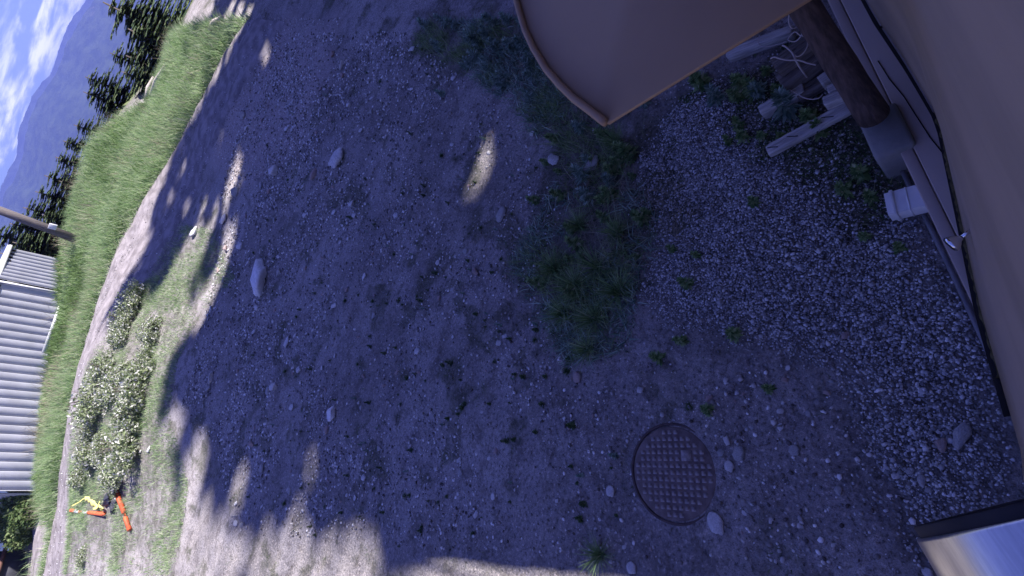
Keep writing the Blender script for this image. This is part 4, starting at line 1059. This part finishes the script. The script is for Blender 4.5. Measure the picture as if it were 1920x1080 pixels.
def conifer_meshes(seed, h, R, levels, per, spray, mat, drop=.25):
    r_ = np.random.default_rng(seed); mb = MB()
    mb.tube([(0, 0, -.6), (0, 0, h * .5), (0, 0, h)], [h * .016 + .05, h * .009 + .02, .01], 8)
    tri = []
    for L in range(levels):
        f = (L + r_.uniform(-.4, .4)) / levels
        f = min(max(f, 0), .995); z = h * (.10 + .89 * f)
        rad = R * (1 - f) ** .85 * r_.uniform(.62, 1.12) + .06 * R
        nb = max(3, int(per * (1 - .55 * f)))
        a0 = r_.uniform(0, 6.28)
        for b in range(nb):
            a = a0 + b * 2 * PI / nb + r_.uniform(-.35, .35); z = h * min(.985, .10 + .89 * (f + r_.uniform(-.9, .9) / levels)); l = rad * r_.uniform(.38, 1.2)
            dx, dy = math.cos(a), math.sin(a)
            mb.tube([(0, 0, z), (dx * l * .5, dy * l * .5, z - drop * l * .35), (dx * l, dy * l, z - drop * l * .45)], [.012 * h / 8 + .006, .008 * h / 8 + .003, .003], 3, False)
            ns = max(4, int(l / spray * 3.0))
            for s_ in range(ns):
                t = (s_ + .6) / ns
                c = np.array([dx * l * t, dy * l * t, z - drop * l * (.7 * t - .25 * t * t)])
                for sd_ in (-1, 1):
                    ang = a + sd_ * r_.uniform(.5, 1.15); ll = (spray + .055 * l) * r_.uniform(.7, 1.4) * (1.1 - .45 * t)
                    e = c + np.array([math.cos(ang) * ll, math.sin(ang) * ll, -ll * r_.uniform(.1, .55)])
                    wv = np.array([-math.sin(ang), math.cos(ang), r_.uniform(-.5, .5)]) * ll * .30
                    mdp = (c + e) / 2
                    tri += [(c, mdp + wv, e, mdp - wv)]
    V = np.array(tri).reshape(-1, 3)
    crown = build_mesh('crown', V, np.arange(len(V)).reshape(-1, 4), mat)
    return mb.mesh('trunk', M['bark'], True), crown
CONS = [conifer_meshes(500 + i, 6.0, 1.9 + .2 * i, 46, 15, .105, M['needle']) for i in range(3)]
BIGC = [conifer_meshes(520 + i, 16.0, 3.2, 36, 11, .42, M['needle']) for i in range(3)]
def conifer(meshes, loc, s_, label, group, rz=None, name='conifer_tree'):
    t_ = thing(name, label, 'tree', loc, random.uniform(0, 6.28) if rz is None else rz, group); t_.scale = s_ if hasattr(s_, '__len__') else (s_,) * 3
    link('trunk', meshes[0], t_); link('crown', meshes[1], t_)
    return t_
GR = 'conifers growing beyond the grass bank'
# tip pixel, forward distance, height
for i, (px, py, Y, h, lb) in enumerate([(235,20,27,7.5,'tall dark conifer at the top corner where the bank meets the road'), (262,60,25,6.5,'dense dark conifer just below the tallest one at the top corner'), (258,110,26.5,5.5,'dark conifer over the bare earth cut on the bank'), (250,140,25.5,4.5,'small conifer whose tip stands highest above the bare earth cut'),
        (182,150,28,5.0,'conifer with two spreading tips standing clear against the mountain'), (178,178,27.5,4.8,'lower conifer leaning beside the one with spreading tips'), (160,240,29,4.4,'short conifer on the skyline midway along the bank'), (125,300,29,4.6,'bare topped conifer on the skyline above the utility pole'), (105,335,28.5,4.6,'dark round conifer next to the bare topped one'), (65,395,29,5.0,'conifer directly behind the top of the utility pole'), (40,425,28.5,5.2,'conifer showing on both sides of the utility pole'), (8,445,29.5,5.6,'outermost conifer past the utility pole over the shed corner'), (20,480,28,5.0,'dark conifer right behind the corner of the long shed'), (-20,520,30,5.8,'conifer peeking over the long shed eave'), (215,10,28,8.5,'darkest conifer furthest up the road at the top corner'), (285,95,24.8,4.0,'small conifer in front of the dense dark ones at the top corner'), (228,105,29,6.0,'conifer behind the bare earth cut with its crown against the mountain'), (205,205,27.5,3.2,'low conifer just behind the grass crest midway along'), (170,275,28,3.4,'low bushy conifer on the grass crest between two taller ones'), (140,270,30,4.6,'conifer set back on the skyline midway along the bank'), (132,345,27.8,3.2,'low conifer at the grass crest uphill of the pole'), (88,365,29.5,5.0,'conifer uphill of the pole set back from the crest'), (100,408,27.5,3.2,'low conifer touching the utility pole'), (45,460,27.6,4.4,'conifer filling the gap between pole and long shed')]):
    tip = at_y(px - 22, py - 6, Y)
    conifer(CONS[i % 3], (tip.x, tip.y, tip.z - h), (h / 6.0 * 2.0, h / 6.0 * 2.0, h / 6.0), lb, GR)
# trees to the right of the yard whose shade falls over it (outside the frame)
shade_trees = []
for i, (x, y, tip, wd_) in enumerate([(15,4.2,-2.3,.9),(14,5.2,-4.6,1.05),(16,6.2,-5.4,1.0),(14.5,7.2,-6.0,1.0),(17,6.7,-5.4,.95),(17,5.7,-4.6,.95),(17.5,7.8,-5.4,.95),(17.5,9.0,-5.0,.95),(16.5,4.7,-3.6,.9),(16,8.4,-5.0,1),(14.5,9.6,-5.2,1),(16.5,10.8,-5.1,1),(15,12.0,-4.4,.95),(16,13.3,-1.8,.85),(15,14.6,-.6,.85),(16.5,15.9,-3.2,.75),(15,16.7,-4.6,.75),(16.5,17.5,-5.0,.7),(17,18.6,-1.6,.7),(20,6,-1,1.1),(20,9,-2,1.1),(20,12,-2,1.1),(20,14.5,1,1),(21,3.2,.3,1)]):
    h = (x - tip) / .9 + 1.2
    shade_trees.append(conifer(BIGC[i % 3], (x, y, tz(x, y)), (h / 16 * wd_, h / 16 * wd_, h / 16), 'tall conifer on the far side of the yard casting its broken shade over the dirt', 'tall conifers shading the yard'))
# sprays cut away along sun rays, crowns shaped to drop chosen sun flecks
GAPS = [((906,298),.24),((893,312),.34),((879,330),.30),((862,358),.20),((574,485),.14),((569,505),.18),((564,530),.18),((590,855),.20),
        ((462,865),.13),((455,890),.17),((446,920),.19),((440,950),.17),((572,925),.12),((566,950),.15),((556,978),.17),((380,840),.2),((372,865),.26),((364,895),.26),((385,960),.2),((400,1010),.24),
        ((432,440),.24),((424,470),.28),((415,500),.3),((404,530),.3),((385,560),.3),((372,470),.26),((355,500),.3),((340,540),.3),((370,600),.26),((560,1072),.34),((620,1070),.34),((675,1072),.3),((480,1062),.36),((430,1066),.4),((650,1078),.3),((590,1078),.3),((520,1070),.36),((395,1050),.4),((350,1040),.4),((360,1000),.35),((345,960),.3),((445,315),.2),((438,345),.22),((455,340),.16),((430,372),.2),
        ((345,318),.14),((338,330),.16),((350,390),.16),((440,60),.6),((420,100),.6),((400,130),.55),((385,160),.5),((432,38),.6),((368,190),.45),((458,45),.45),((350,222),.4),((332,255),.35),((395,90),.6),((375,130),.6),((350,180),.5),((320,262),.3),((556,103),.16),((500,98),.18),((494,110),.18),((330,790),.25)]
gp = [(np.array(hit(*p)[:]), r_) for p, r_ in GAPS]
SD = np.array(SUND)
def cut(ob, W):
    me = ob.data; n = len(me.vertices); V = np.empty(n * 3, np.float32); me.vertices.foreach_get('co', V); V = V.reshape(-1, 4, 3)
    Wm = np.array(W); X = V.reshape(-1, 3) @ Wm[:3, :3].T + Wm[:3, 3]; X = X.reshape(-1, 4, 3)
    drop = np.zeros(len(X), bool)
    for g_, r_ in gp:
        for c_ in (X.mean(1), X[:, 0], X[:, 2]):
            q_ = c_ - g_; d_ = np.linalg.norm(q_ - (q_ @ SD)[:, None] * SD, axis=1)
            drop |= d_ < r_ * 1.05
    if drop.any():
        K = V[~drop].reshape(-1, 3); ob.data = build_mesh('crown', K, np.arange(len(K)).reshape(-1, 4), M['needle'])
def cut_boughs(ob, W):
    me = ob.data; nv, npoly = len(me.vertices), len(me.polygons)
    V = np.empty(nv * 3, np.float32); me.vertices.foreach_get('co', V); V = V.reshape(-1, 3)
    ls = np.empty(npoly, np.int32); lt = np.empty(npoly, np.int32); me.polygons.foreach_get('loop_start', ls); me.polygons.foreach_get('loop_total', lt)
    li = np.empty(len(me.loops), np.int32); me.loops.foreach_get('vertex_index', li)
    Wm = np.array(W); X = V @ Wm[:3, :3].T + Wm[:3, 3]
    q4 = lt == 4; F = li[ls[q4][:, None] + np.arange(4)]
    C = X[F].mean(1); bough = F.min(1) >= 24; drop = np.zeros(len(F), bool)
    for g_, r_ in gp:
        q_ = C - g_; drop |= np.linalg.norm(q_ - (q_ @ SD)[:, None] * SD, axis=1) < r_ * 1.25
    drop &= bough
    if drop.any(): ob.data = build_mesh('trunk', V, F[~drop], M['bark'], True)
for t_ in shade_trees:
    W = Matrix.Translation(t_.location) @ t_.rotation_euler.to_matrix().to_4x4() @ Matrix.Diagonal((*t_.scale, 1))
    for c in t_.children:
        if c.name.startswith('crown'): cut(c, W)
        else: cut_boughs(c, W)
# leafy trees behind the sheds
for i, (px, py, Y, r_, lb) in enumerate([(-8,948,22.2,.85,'leafy green tree behind the end of the long shed'), (6,968,21.6,.62,'leafy bush between the path and the long shed end'), (-4,996,21.9,.75,'leafy bush above the rusty shed roof'), (-45,965,23.0,1.3,'tall leafy tree at the very edge beyond the rusty shed'), (22,1000,21.6,.38,'little leafy bush at the path edge by the rusty shed')]):
    tp = at_y(px, py, Y); zb = tz(tp.x, tp.y); h = max(.8, tp.z - zb)
    t_ = thing('leafy_tree', lb, 'tree', (tp.x, tp.y, zb))
    link('crown', leaf_cloud('crown', 600 + i, 4200, r_, r_, h, .075, M['leafy']), t_); link('trunk', stem_mesh('trunk', 610 + i, h * .7, 5, .05, M['bark']), t_)

# ------------------------------------------------------------------ long shed with corrugated wall
B1, B2, B3 = at_y(122, 490, 26.6), at_y(125, 552, 25.7), at_y(66, 925, 21.6)
def top_of(B, px, py):
    r = ray(px, py); t = B.y / r[1]; return CH + r[2] * t
zt1 = top_of(B1, 20, 468)
shed = thing('long_shed', 'long grey shed with ribbed metal walls on the bank beyond the road', 'shed', ((B1.x + B3.x) / 2, (B1.y + B3.y) / 2, min(B1.z, B3.z)))
SO = shed.location.copy()
def corr(name, A, B, za0, zb0, zt_a, zt_b, pitch, depth_, mat, proud=0.0):
    A, B = Vector((A.x, A.y, 0)), Vector((B.x, B.y, 0)); d = B - A; L = d.length; d.normalize(); nn = Vector((d.y, -d.x, 0))
    if nn.y > 0: nn = -nn
    prof = [(0, 0), (.74, 0), (.80, 1), (.90, 1), (.96, 0)]
    xs = []; k = 0
    while k * pitch < L:
        for u, v in prof:
            x = (k + u) * pitch
            if x <= L: xs.append((x, v))
        k += 1
    V = []; F = []
    for x, v in xs:
        f = x / L; p = A + d * x + nn * (proud - v * depth_)
        V += [Vector((p.x, p.y, za0 * (1 - f) + zb0 * f)) - SO, Vector((p.x, p.y, zt_a * (1 - f) + zt_b * f)) - SO]
    for i in range(len(xs) - 1): F.append((2 * i, 2 * i + 1, 2 * i + 3, 2 * i + 2))
    return link(name, build_mesh(name, V, F, mat), shed)
zt3 = zt1 - .35
corr('wall_panel', B1, B2, B1.z - .8, B2.z - .8, zt1, zt1 - .03, .15, .03, M['galv'], .10)
corr('wall_panel', B2, B3, B2.z - .8, B3.z - .8, zt1 + .12, zt3 + .12, .30, .05, M['galv'], .0)
dS = (Vector((B3.x, B3.y, 0)) - Vector((B1.x, B1.y, 0))); LS = dS.length; dS.normalize(); nS = Vector((dS.y, -dS.x, 0)); nS = -nS if nS.y > 0 else nS
axS = (dS, nS, Vector((0, 0, 1)))
mb = MB(); mid_ = (Vector((B1.x, B1.y, 0)) + Vector((B3.x, B3.y, 0))) / 2
a_ = Vector((B1.x, B1.y, zt1 + .02)) + nS * .14 - dS * .1; b_ = Vector((B3.x, B3.y, zt3 + .14)) + nS * .14
dd_ = (b_ - a_).normalized()
mb.box((a_ + b_) / 2 - SO, ((b_ - a_).length / 2, .04, .045), (dd_, nS, dd_.cross(nS))); link('eave_trim', mb.mesh('eave_trim', M['galvlight']), shed)
mb = MB()
V = [a_ + Vector((0, 0, .05)), b_ + Vector((0, 0, .05)), b_ - nS * 4 + Vector((0, 0, .5)), a_ - nS * 4 + Vector((0, 0, .5)), b_ - nS * 8 + Vector((0, 0, .05)), a_ - nS * 8 + Vector((0, 0, .05))]
V = [v - SO for v in V]; mb.add(V, [(0, 1, 2, 3), (3, 2, 4, 5)])
rf = link('roof', mb.mesh('roof', M['galv']), shed); sdm = rf.modifiers.new('t', 'SOLIDIFY'); sdm.thickness = .05
for Bx, zt_, sg in ((B1, zt1, -1), (B3, zt3, 1)):
    mb = MB(); c = Vector((Bx.x, Bx.y, (Bx.z - .8 + zt_) / 2)) - nS * 4; mb.box(c - SO, (.03, 3.9, (zt_ - Bx.z + .8) / 2), axS); link('end_wall', mb.mesh('end_wall', M['galv']), shed)
for i in range(11):
    p = Vector((B1.x, B1.y, zt1 - .10)) + dS * (.08 + i * .15) + nS * .125
    mb = MB(); mb.box(p - SO, (.035, .015, .05), axS); link('rib_gap', mb.mesh('rib_gap', M['black']), shed)  # black blocks painting the dark gaps between ribs and trim
mb = MB(); mb.box(Vector((B2.x, B2.y, B2.z + .05)) + nS * .09 + dS * 1.2 - SO, (1.25, .03, .07), axS); link('base_rail', mb.mesh('base_rail', M['galvlight']), shed)
mb = MB(); mb.box(Vector((B2.x, B2.y, (B2.z - .5 + zt1) / 2)) + nS * .08 + dS * .02 - SO, (.03, .03, (zt1 - B2.z + .5) / 2), axS); link('corner_post', mb.mesh('corner_post', M['galvlight']), shed)

# rusty shed at the bottom corner
r0, r1 = at_y(40, 1030, 22.6), at_y(52, 1160, 20.6)
rsh = thing('rusty_shed', 'small rusty brown shed with ribbed siding at the bottom corner beside the path', 'shed', (r0.x, r0.y, tz(r0.x, r0.y)))
RO_ = rsh.location.copy()
dR = (r1 - r0); dR.z = 0; LR = dR.length; dR.normalize(); nR = Vector((dR.y, -dR.x, 0)); nR = -nR if nR.y > 0 else nR
axR = (dR, nR, Vector((0, 0, 1)))
mb = MB(); c = r0 + dR * LR / 2 - nR * 1.5; mb.box(Vector((c.x, c.y, RO_.z + .7)) - RO_, (LR / 2, 1.45, .95), axR); link('wall', mb.mesh('wall', M['shedgrey']), rsh)
for i in range(7):
    mb = MB(); c = r0 + dR * LR / 2 + nR * .03; mb.box(Vector((c.x, c.y, RO_.z + .55 + i * .20)) - RO_, (LR / 2 + .05, .05, .06), axR)
    link('slat', mb.mesh('slat', M['rust']), rsh)
mb = MB(); c = r0 + dR * LR / 2 - nR * 1.5; mb.box(Vector((c.x, c.y, RO_.z + 1.98)) - RO_, (LR / 2 + .15, 1.8, .05), axR); link('roof', mb.mesh('roof', M['rust']), rsh)

# utility pole
pb = at_y(139, 447, 24.0); pt = at_y(-60, 372, 24.4)
up = thing('utility_pole', 'leaning weathered wooden utility pole on the grass bank above the shed', 'pole', (pb.x, pb.y, pb.z))
mb = MB(); d = pt - pb; mb.tube([-d.normalized() * .6, d * .5, d], [.155, .145, .13], 14); link('shaft', mb.mesh('shaft', M['pole'], True), up)
c = at_y(99, 425, 23.75) - pb
mb = MB(); mb.box(c, (.09, .08, .11)); bevel(link('white_box', mb.mesh('white_box', M['white']), up), .01)

# ------------------------------------------------------------------ orange posts, webbing, bag
def delineator(a, b, r, bands, label):
    A, B = hit(*a), hit(*b); A.z += r * 1.1; B.z += r * 1.1
    o = thing('delineator_post', label, 'traffic post', A)
    d = B - A; L = d.length; d.normalize()
    mb = MB(); lathe_axis(mb, Vector((0, 0, 0)), d, [(-.02, .004), (0, r * .9), (.03, r), (L * .98, r * 1.04), (L, .004)], 16); link('tube', mb.mesh('tube', M['orange'], True), o)
    for f0, f1 in bands:
        mb = MB(); lathe_axis(mb, Vector((0, 0, 0)), d, [(f0 * L, r * 1.0), (f0 * L + .002, r * 1.07), (f1 * L - .002, r * 1.07), (f1 * L, r * 1.0)], 16); link('reflective_band', mb.mesh('reflective_band', M['white'], True), o)
    mb = MB(); u = d.cross(Vector((0, 0, 1))).normalized(); loop = [d * (-.02 + .0 * t) + (u * math.cos(t) * r * .8) - d * (.09 * math.sin(t)) for t in np.linspace(0, PI, 9)]
    mb.tube(loop, r * .22, 6); link('handle', mb.mesh('handle', M['orange'], True), o)
    return o
delineator((136,957), (202,964), .045, [(.16, .30), (.42, .56)], 'orange post with two white bands lying in the grass by the road')
delineator((221,918), (238,962), .048, [], 'long orange post lying on bare ground across from the banded one, upper length')
delineator((239,970), (247,994), .045, [], 'short orange post end poking from the grass below the long one')
def webbing(name, label, pts, wd):
    P = []
    for x, y in pts:
        h_ = hit(x, y); P.append(h_ + Vector((0, 0, .10 + .03 * math.sin(x))))
    o = P[0].copy(); S_ = smooth_path(P, 6); V = []; F = []
    for i, p in enumerate(S_):
        d = (S_[min(i + 1, len(S_) - 1)] - S_[max(i - 1, 0)]).normalized(); u = d.cross(Vector((.2 * math.sin(i), -.6, .8))).normalized() * wd / 2
        V += [p - u - o, p + u - o]
    for i in range(len(S_) - 1): F.append((2 * i, 2 * i + 1, 2 * i + 3, 2 * i + 2))
    ob = link(name, build_mesh(name, V, F, M['yellow']), loc=o); sm_ = ob.modifiers.new('t', 'SOLIDIFY'); sm_.thickness = .004
    return tag(ob, label, 'strap')
webbing('webbing_strap', 'thin yellow strap trailing from the banded orange post', [(147,949),(156,942),(166,936),(170,935)], .035)
webbing('webbing_strap', 'wide crumpled yellow strap bunched in the grass between the orange posts', [(170,936),(178,936),(184,941),(188,948),(189,955)], .13)
webbing('webbing_strap', 'narrow yellow strap end beside the wide crumpled one', [(193,941),(197,948),(200,954),(203,957)], .06)
bag_c = hit(204, 935)
me = rock_mesh(777, M['bag'], .45, .45)
tag(link('plastic_bag', me, loc=(bag_c.x, bag_c.y, bag_c.z + .05), scale=(.17, .42, .22), rot=(0, 0, .5)), 'crumpled black plastic lying between the orange posts', 'bag')
bag_c = hit(214, 946)
tag(link('plastic_bag', RM['rock'][1].copy() if False else me, loc=(bag_c.x, bag_c.y, bag_c.z + .03), scale=(.16, .26, .16), rot=(0, 0, 1.6)), 'smaller black plastic scrap next to the long orange post', 'bag')
# bare earth cut with fallen branches on the bank
for i, (a, b, lb) in enumerate([((283,190),(300,150),'bleached log lying on the bare earth cut in the bank'), ((292,185),(322,128),'second bleached log higher in the bare earth cut'), ((405,60),(432,40),'pale broken branch on the bank by the road at the top')]):
    A, B = hit(*a), hit(*b); A.z += .12; B.z += .2
    mb = MB(); mb.tube([Vector((0, 0, 0)), (B - A) * .5 + Vector((0, 0, .06)), B - A], [.09, .08, .05], 8)
    tag(link('fallen_log', mb.mesh('fallen_log', M['cord'], True), loc=A), lb, 'log')

# ------------------------------------------------------------------ air
mb = MB(); mb.box((0, 0, 105), (4600, 4600, 300))
hm = bpy.data.materials.new('haze'); hm.use_nodes = True; t = hm.node_tree; t.nodes.clear()
pv = t.nodes.new('ShaderNodeVolumePrincipled'); pv.inputs['Color'].default_value = (0.205, 0.26, 0.76, 1); pv.inputs['Density'].default_value = 0.00040
pv.inputs['Anisotropy'].default_value = 0.2
ou = t.nodes.new('ShaderNodeOutputMaterial'); t.links.new(pv.outputs[0], ou.inputs['Volume'])
tag(link('haze', mb.mesh('haze', hm)), kind='stuff', label='pale blue haze hanging before the mountain')
